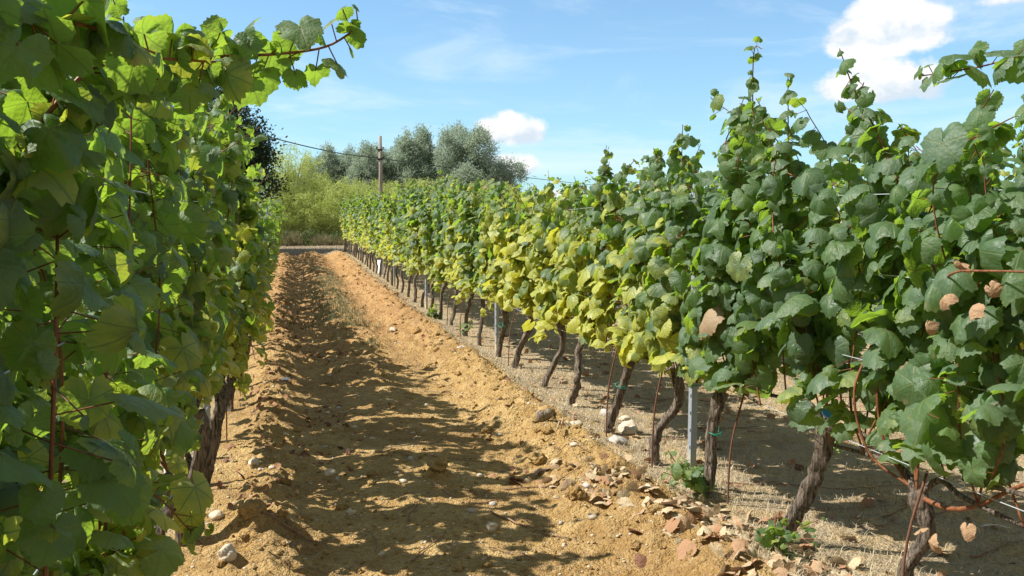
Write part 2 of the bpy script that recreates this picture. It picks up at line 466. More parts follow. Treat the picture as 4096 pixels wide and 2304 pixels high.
def build_ground():
    xs = [-1.3]
    while xs[-1] < 4.6: xs.append(xs[-1] + (.024 if xs[-1] < 2.5 else .045))
    st = .05
    while xs[-1] < 900: xs.append(xs[-1]+st); st *= 1.12
    lo = [-1.3]; st = .05
    while lo[-1] > -900: lo.append(lo[-1]-st); st *= 1.12
    xs = np.array(lo[:0:-1] + xs)
    ys = [2.3]
    while ys[-1] < 62: ys.append(ys[-1] + max(.022, .0042*ys[-1]))
    st = .3
    while ys[-1] < 1500: ys.append(ys[-1]+st); st *= 1.13
    lo = [2.3]; st = .04
    while lo[-1] > -300: lo.append(lo[-1]-st); st *= 1.13
    ys = np.array(lo[:0:-1] + ys)
    X, Y = np.meshgrid(xs, ys, indexing='ij')
    Z = gz(X, Y)
    V = np.stack([X, Y, Z], -1).reshape(-1, 3)
    nx, ny = len(xs), len(ys)
    i, j = np.meshgrid(np.arange(nx-1), np.arange(ny-1), indexing='ij'); i = i.ravel(); j = j.ravel()
    F = np.stack([i*ny+j, (i+1)*ny+j, (i+1)*ny+j+1, i*ny+j+1], 1)
    straw = sstep(1.86, 2.15, X) * .85
    straw = np.maximum(straw, sstep(-.38, -.75, X)*.75)
    straw = straw*(1-.30*sstep(3.0, 3.3, X)*sstep(4.3, 4.0, X))
    far = np.maximum(sstep(33.5, 37, Y), sstep(-1, -3, Y))
    red = sstep(5.5, 16, Y)*.8
    mk('ground', V, [F], M['ground'], None, {'soil': np.stack([straw, far, red], -1).reshape(-1, 3)})
    bpy.data.objects['ground']['kind'] = 'structure'
build_ground()

# ------------------------------------------------------------------ vine leaves
def leaf_template(rng, nang, rings, teeth, rnd=.5):
    ct = np.array([0, 12, 27, 34, 50, 68, 80, 90, 108, 128, 148, 163, 172, 177.])
    cr = np.array([1, .93, .79, .76, .92, .82, .75, .76, .82, .76, .70, .58, .34, .10])
    rd = np.array([.97, .95, .92, .91, .93, .90, .88, .88, .88, .85, .80, .68, .42, .10])
    cr = cr*(1-rnd)+rd*rnd
    cr = cr*(1+rng.normal(0, .05, len(cr)))
    th = np.linspace(-177, 177, nang)
    r = np.interp(np.abs(th), ct, cr)
    V = [[0, 0]]
    for k, q in enumerate(rings):
        rr = r*q
        if k == len(rings)-1 and teeth:
            s = np.where(np.arange(nang) % 2 == 0, 1.03, .96)+rng.normal(0, .012, nang)
            rr = rr*s
        a = np.radians(th)
        V += list(np.stack([rr*np.sin(a), rr*np.cos(a)], 1))
    V = np.array(V)
    x, y = V[:, 0], V[:, 1]; rr = np.hypot(x, y); a = np.arctan2(x, y)
    fold = rng.uniform(-.15, .75); cup = rng.uniform(-.06, .34); tip = rng.uniform(0, .9); wv = rng.uniform(.05, .17)
    z = -fold*np.abs(x)**1.25 - cup*rr**2 - tip*np.clip(y-.4, 0, 1)**2 + wv*rr**2*np.sin(a*rng.choice([3, 4, 5])+rng.uniform(0, 6)) - rng.uniform(0, .25)*np.clip(-y, 0, 1)**1.5
    z += rng.uniform(-.10, .10)*x
    qf = np.concatenate([[0], np.repeat(rings, nang)])
    z -= rng.uniform(-.15, .5)*np.clip(qf-.55, 0, 1)**1.6*(.4+.9*vnoise(np.cos(a)*1.3+7, np.sin(a)*1.3+3, int(rng.integers(999))))*1.3
    z += .20*rr*(vnoise(x*3.2+9, y*3.2+5, int(rng.integers(999)))-.5) + .05*(vnoise(x*7+9, y*7+5, int(rng.integers(999)))-.5)
    # contract by the fold so the leaf keeps its surface
    x2 = x*(1-.22*max(fold, 0)*np.minimum(rr, 1))
    W = np.stack([x2, y, z], 1)
    F3 = [[0, 1+i+1, 1+i] for i in range(nang-1)]
    F4 = []
    for k in range(len(rings)-1):
        o = 1+k*nang; p = o+nang
        F4 += [[o+i, o+i+1, p+i+1, p+i] for i in range(nang-1)]
    return W, np.array(F3), (np.array(F4) if F4 else np.zeros((0, 4), int)), V
_r = np.random.default_rng(11)
TPL = {'hi': [leaf_template(_r, 45, (.3, .58, .82, 1.0), True, (.0, .25, .5, .8)[q_ % 4]) for q_ in range(20)],
       'mid': [leaf_template(_r, 21, (.55, 1.0), True, (.1, .6)[q_ % 2]) for q_ in range(10)],
       'lo': [leaf_template(_r, 11, (1.0,), False) for _ in range(8)]}

def put_leaves(mb, rng, lod, P, N, T, S, yel, dry, zs=1.0):
    """append leaves: positions P, normals N, tip directions T, sizes S"""
    N = nrm(N); T = nrm(T - N*np.sum(T*N, 1, keepdims=True)); B = np.cross(T, N)
    tp = TPL[lod]; ch = rng.integers(0, len(tp), len(P))
    for k, (W, F3, F4, uv) in enumerate(tp):
        q = np.where(ch == k)[0]
        if not len(q): continue
        m = len(W)
        w = np.broadcast_to(W[None], (len(q), m, 3))*(1+0*S[q][:, None, None])
        fx = rng.choice([-1., 1.], len(q))[:, None]
        zz = w[..., 2]*rng.uniform(.5, 1.35, len(q))[:, None]*zs
        co = P[q][:, None] + S[q][:, None, None]*(w[..., 0:1]*B[q][:, None] + w[..., 1:2]*T[q][:, None] + zz[..., None]*N[q][:, None])
        off = (np.arange(len(q))*m)[:, None, None]
        rnd = rng.random(len(q)); r2 = rng.random(len(q))
        luv = np.empty((len(q), m, 3)); luv[..., 0] = uv[:, 0]; luv[..., 1] = uv[:, 1]; luv[..., 2] = rnd[:, None]
        lc = np.empty((len(q), m, 3)); lc[..., 0] = yel[q][:, None]; lc[..., 1] = dry[q][:, None]; lc[..., 2] = r2[:, None]
        Fs = [(F3[None]+off).reshape(-1, 3)]
        if len(F4): Fs.append((F4[None]+off).reshape(-1, 4))
        mb.add(co.reshape(-1, 3), Fs, luv=luv.reshape(-1, 3), lcol=lc.reshape(-1, 3))

def petioles(mb, A, B, r=.0016):
    n = len(A)
    if not n: return
    d = nrm(B-A); s = nrm(np.cross(d, np.array([.3, .2, .9]))); t = np.cross(d, s)
    V = []
    for Q in (A, B):
        for k in range(3):
            a = k*2.094
            V.append(Q + r*(math.cos(a)*s+math.sin(a)*t))
    V = np.stack(V, 1).reshape(-1, 3)
    f = np.array([[0, 1, 4, 3], [1, 2, 5, 4], [2, 0, 3, 5]])
    F = (f[None] + (np.arange(n)*6)[:, None, None]).reshape(-1, 4)
    mb.add(V, [F])

def leaves_on(path, rng, lod, mb, mbc, size, yel, z0, z1, pet=.085, dens=1.0, side=None, drybias=0, lat=.5, tiptaper=True, tilt=30, droop=1.0, bias=None, sunny=.22):
    """leaves at the nodes of one shoot"""
    L = np.concatenate([[0], np.cumsum(np.linalg.norm(np.diff(path, axis=0), axis=1))])
    step = (.050 if lod != 'lo' else .054)/dens
    s = np.arange(.03+rng.uniform(0, .05), L[-1], step)
    if len(s) == 0: return
    node = np.stack([np.interp(s, L, path[:, k]) for k in range(3)], 1)
    n0 = len(s)
    t = s/L[-1]
    alt = np.where(np.arange(n0) % 2 == 0, 0, np.pi) if side is None else np.full(n0, side)
    if bias is not None: alt = np.where(rng.random(n0) < .72, bias, bias+np.pi)
    phi = alt + rng.normal(0, .92, n0)
    # laterals
    ex = rng.random(n0) < lat
    node = np.concatenate([node, node[ex]]); tt = np.concatenate([t, t[ex]])
    phi = np.concatenate([phi, phi[ex]+rng.normal(1.2, .9, ex.sum())])
    sm = np.concatenate([np.ones(n0), np.full(ex.sum(), .66)])
    n = len(node)
    out = np.stack([np.cos(phi), np.sin(phi), np.zeros(n)], 1)
    pl = pet*rng.uniform(.5, 1.5, n)*np.interp(tt, [0, .7, 1], [1, .9, .4])
    P = node + out*pl[:, None] + np.stack([np.zeros(n), np.zeros(n), rng.uniform(-.04, .05, n)], 1)
    tl = np.radians(rng.normal(tilt, 32, n))
    N = out*np.cos(tl)[:, None] + np.array([0, 0, 1.])*np.sin(tl)[:, None] + rng.normal(0, .34, (n, 3)) + sunny*np.array([-.65, .05, .75])
    T = np.array([0, 0, -1.])*droop + out*.35 + rng.normal(0, .42, (n, 3))
    S = size/1.5*rng.choice([.45, .65, .85, 1.0, 1.1, 1.22], n)*rng.uniform(.88, 1.08, n)*sm
    if tiptaper: S = S*np.interp(tt, [0, .15, .6, .85, 1], [.85, 1, 1, .8, .42])
    zz = np.clip((P[:, 2]-z0)/(z1-z0), 0, 1)
    ye = yel*(1.25-(1.15-.22*min(1, yel))*zz) + rng.normal(0, .13+.12*min(1, yel), n) + .55*yel*(vnoise(P[:, 1]*3.5+yel*31, P[:, 2]*3.5+3, 61)-.5) + .10*(tt > .85)
    dr = np.where(rng.random(n) < .004+drybias, rng.uniform(.45, .9, n), np.where(rng.random(n) < .15, rng.uniform(.22, .36, n), rng.uniform(0, .2, n)))
    put_leaves(mb, rng, lod, P, N, T, S, ye, dr)
    if mbc is not None: petioles(mbc, node, P)

def trunk_mesh(rng, pts, r0, r1, lod):
    m = 34 if lod == 'hi' else (18 if lod == 'mid' else 9); n = 20 if lod == 'hi' else (12 if lod == 'mid' else 7)
    path = spline(pts, m); t = np.linspace(0, 1, m)
    path[1:-1] += rng.normal(0, .0035, (m-2, 3))
    rad = r0*(1-t)+r1*t
    rad = rad*(1+.5*np.exp(-(t/.10)**2)) + .45*r1*np.exp(-((t-.95)/.09)**2)
    a = np.linspace(0, 2*np.pi, n, endpoint=False)
    A, Tt = np.meshgrid(a, t)
    tw = rng.uniform(-2, 2)
    rough = 1 + .17*np.sin(3*A+tw*Tt*3+rng.uniform(0, 6)) + .10*np.sin(5*A-2*Tt+rng.uniform(0, 6)) + .20*(vnoise(A*4.0/2/np.pi*3+Tt*tw, Tt*7, int(rng.integers(999)))-.5) + .30*(vnoise(A*3, Tt*14, int(rng.integers(999)))-.5)
    return tube(path, rad, n, True, rough)

def gen_vine(seed, lod, H=1.95, yel=.15, nshoot=9, size=.145, headz=.62, lean=(.08, -.10), extra=(), half=.50, r0=.029, dens=1.0, bottom=0.0, suckers=(), ties=False, drybias=0.0, thick=.10, lat=.6, low=2, bias=None, sunny=.22, lowx=.5, lowdrop=.22):
    """builds one vine as Empty-less parts list: (name, MB, material)"""
    rng = np.random.default_rng(seed)
    parts = []
    hx, hy = lean
    pts = [(0, 0, -.10), (0, 0, .02), (hx*.25+rng.normal(0, .015), hy*.25+rng.normal(0, .022), headz*.33), (hx*.65+rng.normal(0, .036), hy*.6+rng.normal(0, .036), headz*.68), (hx, hy, headz)]
    tb = MB(); tb.add(*trunk_mesh(rng, pts, r0, r0*.78, lod)); parts.append(('trunk', tb, 'bark'))
    # cordon arms bent down on to the lowest wire
    cb = MB(); arms = []
    for s in (-1, 1):
        p = spline([(hx, hy, headz-.03), (hx*.8+rng.normal(0, .02), hy+s*.10, headz+.07), (hx*.3+rng.normal(0, .02), hy+s*.26, headz+.06), (rng.normal(0, .02), s*half+hy*.4, headz+.04)], 10 if lod != 'lo' else 5)
        cb.add(*tube(p, np.linspace(.015, .008, len(p)), 7 if lod == 'hi' else 4)); arms.append(p)
    parts.append(('cordon', cb, 'bark'))
    fb = MB()
    bases = np.linspace(-half*.95, half*.95, nshoot)+rng.normal(0, .035, nshoot)
    canes = []
    for k, b in enumerate(bases):
        arm = arms[0] if b < 0 else arms[1]
        q = arm[np.argmin(np.abs(arm[:, 1]-(hy*.5+b)))] if abs(b) > .08 else np.array([hx, hy, headz])
        top = H + rng.normal(0, .10)
        if rng.random() < .18: top += rng.uniform(.08, .25)
        x1 = rng.normal(0, thick)
        pts = [q, (q[0]*.6+x1*.6, q[1]+rng.normal(0, .06), headz+.30), (x1, b+rng.normal(0, .09), headz+.75), (x1*.7+rng.normal(0, .04), b+rng.normal(0, .12), top-.25), (x1+rng.normal(0, .12), b+rng.normal(0, .16), top)]
        canes.append((spline(pts, 26 if lod == 'hi' else 12), 1.0))
    for k in range(low):      # weak shoots hanging below the wire
        q = arms[k % 2][rng.integers(2, len(arms[0]))]; sx = 1 if rng.random() < lowx else -1
        e = q+np.array([sx*rng.uniform(.12, .24), rng.normal(0, .15), -rng.uniform(.05, lowdrop)])
        canes.append((spline([q, q+np.array([sx*.08, .02, .12]), e], 12), .85))
    for e in extra: canes.append((spline(e[0], 30), *e[1:]))
    for ci, (p, sz, *o_) in enumerate(canes):
        mb = MB()
        mb.add(*tube(p, np.linspace(.0046, .0020, len(p)), 6 if lod == 'hi' else 3, cap=False))
        st = p if bottom == 0 else p[p[:, 2] > bottom]
        if len(st) > 3:
            leaves_on(st, rng, lod, fb, mb if lod == 'hi' else None, size*sz, yel, headz, H, dens=dens*(o_[0] if o_ else 1), drybias=drybias, lat=lat, pet=.03 if o_ else .085, tilt=38 if o_ else 30, bias=None if o_ else bias, sunny=sunny)
        parts.append(('shoot', mb, 'cane'))
    for (sx, sy, sz, n, hh) in suckers:
        sb = MB(); sl = MB()
        for k in range(n):
            e = np.array([sx+rng.normal(0, .10), sy+rng.normal(0, .10), sz+rng.uniform(.4, 1)*hh])
            p = spline([(0, 0, sz), ((sx+e[0])*.35, (sy+e[1])*.35, sz+hh*.35), e], 9)
            sb.add(*tube(p, .0022, 4, False))
            leaves_on(p, rng, 'hi' if lod == 'hi' else 'mid', sl, None, .075, .12, 0, 2, pet=.03, lat=.8, tilt=55, droop=.4)
        parts.append(('sucker', sb, 'cane')); parts.append(('>sucker_foliage', sl, 'leaf'))
    if ties:
        t2 = MB(); i = .62; c = np.array(pts0(hx, hy, headz, i)); rr = r0*1.25
        a = np.linspace(0, 2*np.pi, 15)
        for dz in (0, .007, -.006):
            t2.add(*tube(np.stack([c[0]+rr*np.cos(a), c[1]+rr*np.sin(a), c[2]+dz+.012*np.sin(a*1+dz*90)], 1), .0022, 4, False))
        parts.insert(1, ('>tie', t2, 'tie'))
    parts.append(('foliage', fb, 'leaf'))
    return parts
def pts0(hx, hy, hz, t): return (hx*t*.9, hy*t*.9, hz*t)

def place_parts(root, parts):
    last = root
    for n, mb, m in parts:
        if n[0] == '>': mb.build(n[1:], M[m], last)
        else: last = mb.build(n, M[m], root)

def copy_tree(root, loc, rz):
    r = root.copy(); COL.objects.link(r); r.location = loc; r.rotation_euler = (0, 0, rz)
    for ch in list(root.children):
        c = ch.copy(); COL.objects.link(c); c.parent = r
        for g2 in list(ch.children):
            d = g2.copy(); COL.objects.link(d); d.parent = c
    return r

ORD = ['first', 'second', 'third', 'fourth', 'fifth', 'sixth', 'seventh', 'eighth', 'ninth', 'tenth', 'eleventh', 'twelfth', 'thirteenth', 'fourteenth', 'fifteenth', 'sixteenth', 'seventeenth', 'eighteenth', 'nineteenth']
TENS = {2: 'twenty', 3: 'thirty', 4: 'forty'}; TENTH = {2: 'twentieth', 3: 'thirtieth', 4: 'fortieth'}
def ordinal(n):
    if n <= 19: return ORD[n-1]
    t, u = divmod(n, 10)
    return TENTH[t] if u == 0 else TENS[t]+'-'+ORD[u-1]
def gp(x, y, dz=0.0): return (float(x), float(y), float(gz(x, y))+dz)

# right-hand row --------------------------------------------------------------
yR = [1.15, 2.0, 2.85, 3.68, 4.36, 5.08, 5.92, 6.95, 7.75, 8.86, 9.58, 10.62, 11.5, 12.6, 13.55, 14.6, 15.5, 16.45]
while yR[-1] < 37.6: yR.append(yR[-1]+.93+.07*math.sin(len(yR)*2.1))
def loc(pts, bx, by):
    g0 = float(gz(bx, by)); return [(x-bx, y-by, z-g0) for x, y, z in pts]
rgrp = 'grapevines of the right hand row'
SPEC = {
 0: dict(H=1.72, yel=.05, size=.138, bottom=.85),
 1: dict(H=1.74, yel=.05, size=.138, bottom=.9, lean=(.05, -.05), extra=lambda b: [(loc([(2.2, 1.9, 1.7), (2.12, 1.85, 1.97), (2.03, 1.98, 2.06), (1.98, 2.18, 2.05), (1.97, 2.42, 2.06)], *b), .75, 1.2)]),
 2: dict(H=1.80, yel=.10, size=.138, headz=.52, lean=(.0, -.02), r0=.031, bottom=.62, low=0, drybias=-.01, extra=lambda b: [(loc([(2.3, 2.7, 1.4), (2.28, 3.0, 1.9), (2.22, 3.1, 2.12), (2.2, 3.18, 2.30)], *b), .75, .95)]),
 3: dict(H=1.93, yel=.03, size=.138, headz=.62, lean=(.10, -.16), r0=.037, bottom=.80, low=0, extra=lambda b: [(loc([(2.3, 3.9, 1.3), (2.3, 4.0, 1.9), (2.3, 4.04, 2.2), (2.28, 4.0, 2.45), (2.30, 3.96, 2.45)], *b), .72, .95), (loc([(2.3, 3.9, 1.3), (2.2, 4.12, 1.9), (2.26, 4.16, 2.1), (2.3, 4.12, 2.24)], *b), .85, .95), (loc([(2.3, 3.9, 1.3), (2.3, 3.85, 1.9), (2.28, 3.88, 2.1), (2.25, 3.92, 2.2)], *b), .85, .95), (loc([(2.35, 3.75, 1.3), (2.3, 3.7, 1.9), (2.3, 3.72, 2.28)], *b), .7, .95)]),
 4: dict(low=0, bottom=.66, H=1.92, yel=.10, size=.138, headz=.60, lean=(.06, -.03), r0=.032, ties=True, suckers=((-.08, .06, .02, 7, .26),)),
 5: dict(low=0, bottom=.64, H=1.78, yel=.45, size=.135, headz=.60, lean=(.10, -.10), r0=.030, ties=False),
 6: dict(H=1.80, yel=.62, size=.135, headz=.58, lean=(.12, -.12), r0=.032, ties=True, extra=lambda b: [(loc([(2.3, 6.1, 1.3), (2.3, 6.2, 1.9), (2.32, 6.2, 2.16)], *b), .8, .95), (loc([(2.2, 6.1, 1.3), (2.25, 6.1, 1.9), (2.3, 6.1, 2.14)], *b), .8, .95)]),
 7: dict(dens=.98, nshoot=10, H=1.74, yel=.78, size=.145, headz=.68, lean=(.10, -.12)),
 8: dict(dens=.98, nshoot=10, H=1.76, yel=.78, size=.14, headz=.62, lean=(.12, -.10), r0=.03),
 9: dict(dens=.98, nshoot=10, H=1.78, yel=.8, size=.14, headz=.66, lean=(.18, -.18), r0=.034),
 10: dict(dens=.98, nshoot=10, H=1.80, yel=.74, size=.14, headz=.60, lean=(.02, -.16), r0=.035, ties=True),
 11: dict(H=1.84, yel=.35, size=.14, headz=.62, lean=(.04, .0), r0=.026),
 12: dict(H=1.92, yel=.70, size=.14, suckers=((-.07, -.05, .03, 3, .2),)),
 13: dict(H=1.92, yel=.45, size=.14), 14: dict(H=1.95, yel=.40, size=.14, suckers=((-.16, -.1, .02, 6, .22),)),
 15: dict(H=1.95, yel=.55, size=.14), 16: dict(H=2.0, yel=.45, size=.15), 17: dict(dens=.98, nshoot=10, H=1.98, yel=.4, size=.14),
}
LOOK = {0: 'large dark green leaves', 1: 'long shoot arching out over the lane', 2: 'dried leaves and bare arching canes', 3: 'blue paint on its cut head',
        4: 'leafy sucker beside the steel post', 5: 'fissured trunk left of near post', 6: 'green tie round its neck', 7: 'dark twisted trunk',
        8: 'thin leaning trunk under yellow leaves', 9: 'stout dark trunk bent under yellow leaves', 10: 'green tie, at the second post'}
variants = {}
right_roots = []
for i, y in enumerate(yR):
    x = XR + (.0 if i > 6 else (-.06, 0, .06, .02, -.05, -.06, -.05)[i])
    if i <= 17:
        kw = dict(SPEC[i]); ex = kw.pop('extra', None)
        if ex: kw['extra'] = ex((x, y))
        lod = 'hi' if i <= 7 else 'mid'
        root = empty('grapevine', gp(x, y))
        place_parts(root, gen_vine(100+i, lod, **{**dict(nshoot=11, dens=1.12, half=.54, bias=math.pi, sunny=.32), **kw}))
    else:
        k = i % 6
        if k not in variants:
            root = empty('grapevine', gp(x, y)); variants[k] = root
            place_parts(root, gen_vine(300+k, 'lo', H=1.96+.05*(k % 3), yel=(.45, .3, .65, .4, .55, .35)[k], nshoot=9, size=.145, dens=1.0, lean=(.06, -.08), bias=math.pi, sunny=.3))
        else: root = copy_tree(variants[k], gp(x, y), 0)
    n = ordinal(i+1)
    lab = f"{n} grapevine from the near end, right row"
    if i in LOOK: lab += ', ' + LOOK[i]
    elif i < 18: lab += ', yellowing lower leaves'
    tag(root, lab, 'grapevine', rgrp); right_roots.append(root)

# left-hand row -----------------------------------------------------------------
yL = [.75, 1.6, 2.5, 3.45, 4.46, 5.45, 6.5, 7.5]
while yL[-1] < 37.4: yL.append(yL[-1]+.95+.06*math.sin(len(yL)*1.7))
lgrp = 'grapevines of the left hand row'
SL = {0: dict(H=2.02, yel=.20, size=.104), 1: dict(H=2.0, yel=.22, size=.106, extra=lambda b: [(loc([(-.45, 1.5, 1.5), (-.36, 1.58, 1.80), (-.24, 1.70, 1.87), (-.12, 1.77, 1.91), (-.02, 1.80, 1.925), (.08, 1.83, 1.95), (.15, 1.86, 2.0)], *b), .84, 2.0), (loc([(-.5, 1.4, 1.5), (-.33, 1.45, 1.78), (-.25, 1.5, 1.85), (-.12, 1.65, 1.88)], *b), 1.0, 1.6), (loc([(-.5, 1.1, 1.6), (-.38, 1.15, 1.80), (-.28, 1.28, 1.86), (-.19, 1.42, 1.85)], *b), .95, 1.6)]),
      2: dict(H=2.10, yel=.28, size=.112), 3: dict(H=2.05, yel=.34, size=.116), 4: dict(H=2.05, yel=.36, size=.15, headz=.66, lean=(.06, -.02), r0=.05),
      5: dict(H=2.25, yel=.5, size=.15, lean=(.13, .10), r0=.04, extra=lambda b: [(loc([(-.35, 5.4, 1.6), (-.3, 5.5, 2.0), (-.27, 5.5, 2.25)], *b), .7, .95)]), 6: dict(H=2.28, yel=.45, size=.135, lean=(.16, .04), r0=.034), 7: dict(dens=.98, nshoot=10, H=2.22, yel=.4, size=.145)}
LLOOK = {1: 'long leafy shoot reaching across the sky', 4: 'thick fissured trunk at the lane edge', 6: 'trunk leaning out over the lane'}
lv = {}
for i, y in enumerate(yL):
    x = XL + (-.06, -.06, -.03, 0, -.03, -.04, -.05, 0)[i] if i < 8 else XL
    if i < 8:
        kw = dict(SL[i]); ex = kw.pop('extra', None)
        if ex: kw['extra'] = ex((x, y))
        root = empty('grapevine', gp(x, y))
        place_parts(root, gen_vine(500+i, 'hi', **{**dict(nshoot=(12, 12, 11, 10, 9, 9, 10, 10)[i], dens=(1.25, 1.2, 1.12, 1.0, .95, .95, 1, 1)[i], lat=(.65, .65, .5, .4, .35, .4, .5, .5)[i], thick=.08, bias=0.0, sunny=.0, lowx=(.4, .4, .1, 0, 0, 0, .1, .15)[i], bottom=(0, 0, .6, .72, .72, .5, 0, 0)[i], drybias=-.01, lowdrop=.42, low=(10, 10, 8, 5, 5, 9, 12, 10)[i]), **kw}))
    elif i < 13:
        root = empty('grapevine', gp(x, y))
        place_parts(root, gen_vine(500+i, 'mid', nshoot=10, bias=0.0, sunny=.1, lowx=.2, lowdrop=.4, H=(2.1, 1.9, 1.75, 1.6, 1.55)[i-8], yel=.38, size=.14, low=6 if i < 10 else 3))
    else:
        k = i % 6
        root = copy_tree(variants[k], gp(x, y), math.pi); root.scale = (1, 1, .76 if i < 24 else .92)
    lab = f"{ordinal(i+1)} grapevine from the near end, left row"
    if i in LLOOK: lab += ', ' + LLOOK[i]
    tag(root, lab, 'grapevine', lgrp)

# rows further back on the right --------------------------------------------------
for r_, (xr, y0, y1, name) in enumerate(((4.65, 1.0, 37.5, 'second'), (7.0, 3.2, 37.5, 'third'))):
    y = y0; k = 0
    while y < y1:
        root = copy_tree(variants[(k*5+r_) % 6], gp(xr+.05*math.sin(k), y), math.pi*(k % 2))
        tag(root, f'grapevine of the {name} row back on the right, partly hidden by the row in front', 'grapevine', f'grapevines of the {name} row back on the right')
        y += .95+.06*math.sin(k*1.3); k += 1

y = .6
while y < 16:
    root = copy_tree(variants[int(y*3) % 6], gp(-3.3, y), math.pi*(int(y) % 2))
    tag(root, 'grapevine of the next row to the left, glimpsed through the left row', 'grapevine', 'grapevines of the next row to the left')
    y += 1.0
# blue painted head, dried leaves, grapes on near right vines ----------------------
def add_sphere_cluster(mb, c, rng, n, r):
    for k in range(n):
        p = np.array(c)+rng.normal(0, 1, 3)*np.array([.016, .016, .026])
        V, F = ico(1); mb.add(V*r+p, F)
_ico = {}
def ico(sub):
    if sub in _ico: return _ico[sub]
    import bmesh
    bm = bmesh.new(); bmesh.ops.create_icosphere(bm, subdivisions=sub+1, radius=1.0)
    bm.verts.ensure_lookup_table()
    V = np.array([v.co[:] for v in bm.verts]); F = [np.array([[v.index for v in f.verts] for f in bm.faces])]
    bm.free(); _ico[sub] = (V, F); return _ico[sub]

A = right_roots[3]
mb = MB(); V, F = box((.0, 0, 0), (.055, .050, .016)); 
rot = np.array(mathutils.Euler((.5, -.55, .3)).to_matrix()); mb.add(V@rot.T + np.array([.075, -.205, .675]), F)
mb.build('painted_cut', M['paint'], [c for c in A.children if c.name.startswith('trunk')][0], smooth=False)
rng = np.random.default_rng(5)
for root, c in ((A, (.20, -.12, .50)), (right_roots[2], (-.1, -.25, .8)), (right_roots[4], (.02, .3, 1.75))):
    mb = MB(); add_sphere_cluster(mb, c, rng, 22, .0085); mb.build('grape_bunch', M['grape'], root)
B = right_roots[2]
# arching bare canes of the near vine with hanging dead leaves
bx, by = B.location.x, B.location.y
mb = MB(); fb = MB()
cp = spline([(-.0, .0, .52), (-.08, .16, .62), (-.12, .22, .85), (-.05, .22, 1.05), (.08, .2, 1.3)], 24); mb.add(*tube(cp, .0055, 8, False))
cp2 = spline([(0, .0, .50), (-.04, .13, .68), (-.05, .17, .88), (-.02, .18, 1.05), (.08, .15, 1.3)], 24); mb.add(*tube(cp2, .0055, 8, False))
cp3 = spline([(0, 0, .50), (.0, -.18, .50), (-.03, -.36, .57), (-.03, -.55, .70), (0, -.75, .78)], 20); mb.add(*tube(cp3, np.linspace(.011, .006, 20), 8, False))
mb.build('cane', M['cane'], B)
rng = np.random.default_rng(6)
P = []; 
for (x, y, z) in ((-.32, -.55, 1.42), (-.34, -.52, 1.33), (-.33, -.62, 1.30), (-.31, -.68, 1.36), (-.33, -.43, 1.22), (-.06, -.12, .40), (-.05, -.16, .36), (-.02, -.3, .46), (-.06, -.5, .9), (-.08, -.3, .8)): P.append((x, y, z))
P = np.array(P); n = len(P)
put_leaves(fb, rng, 'hi', P, rng.normal(0, .5, (n, 3))+np.array([-1, -.3, .1]), np.array([[0, 0, -1.]]*n)+rng.normal(0, .3, (n, 3)), rng.uniform(.028, .045, n), np.zeros(n), rng.random(n), 1.2)
A_ = fb.A['lcol'] 
for a in A_: a[:, 0] = np.random.default_rng(1).uniform(.2, .45)
fb.build('dead_leaves', M['dry'], B)
mb = MB(); mb.add(*tube(spline([(-.1, -.2, 1.3), (-.3, -.5, 1.40), (-.33, -.68, 1.42), (-.30, -1.0, 1.43)], 14), .004, 6, False)); mb.build('shoot', M['cane'], B)

# ------------------------------------------------------------------ posts, wires, stakes
def post_mb(h):
    w, d, t = .040, .032, .004
    prof = np.array([(-w/2, -d/2), (-w/2, d/2), (-w/2+.012, d/2), (-w/2+.012, d/2-t), (-w/2+t, d/2-t), (-w/2+t, -d/2+t), (w/2-t, -d/2+t), (w/2-t, d/2-t), (w/2-.012, d/2-t), (w/2-.012, d/2), (w/2, d/2), (w/2, -d/2)])
    n = len(prof); m = MB()
    V = np.concatenate([np.c_[prof, np.full(n, -.3)], np.c_[prof, np.full(n, h)]])
    j = np.arange(n); k = (j+1) % n
    m.add(V, [np.stack([j, k, n+k, n+j], 1)])
    zz = .15
    while zz < h-.03:
        for s in (-1, 1): m.add(*box((s*(w/2+.003), -.006, zz), (.006, .010, .016)))
        zz += .1
    return m
posts = [(2.23, 4.52, 1.80), (2.33, 9.81, 1.78), (2.33, 15.2, 1.8), (2.33, 20.0, 1.8), (2.33, 24.3, 1.85), (2.33, 29.3, 1.85), (2.33, 34.6, 1.95)]
plook = ['nearest, wholly in view beside a leafy sucker', 'second, half hidden in yellow leaves', 'third from the camera', 'fourth from the camera', 'fifth, beside the white plastic guard', 'sixth from the camera', 'farthest, near the end of the row']
pm = post_mb(1.8).build('trellis_post', M['post'], None, smooth=False)
for i, (x, y, h) in enumerate(posts):
    o = pm if i == 0 else pm.copy()
    if i: COL.objects.link(o)
    o.location = gp(x, y); o.scale = (1, 1, h/1.8); o.rotation_euler = (R(.6*math.sin(i*2)), R(.7*math.cos(i*3+1)), R(8+20*math.sin(i)))
    tag(o, 'grey galvanised trellis post in the right row, ' + plook[i], 'trellis post', 'trellis posts of the right row')
for i, (y, dx) in enumerate(((6.0, -.05), (11.2, -.02), (16.4, .0), (21.5, .0))):
    o = pm.copy(); COL.objects.link(o); o.location = gp(XL+dx, y); o.scale = (1, 1, 1.0)
    tag(o, f'grey galvanised trellis post in the left row, {ordinal(i+1)} from the camera, mostly hidden by leaves', 'trellis post', 'trellis posts of the left row')
mb = MB()   # green wire twist on the nearest post
a = np.linspace(0, 4*np.pi, 30)
mb.add(*tube(np.stack([.03*np.cos(a), .026*np.sin(a), .60+.004*a/6], 1), .0018, 4, False)); mb.build('wire_twist', M['tie'], pm)

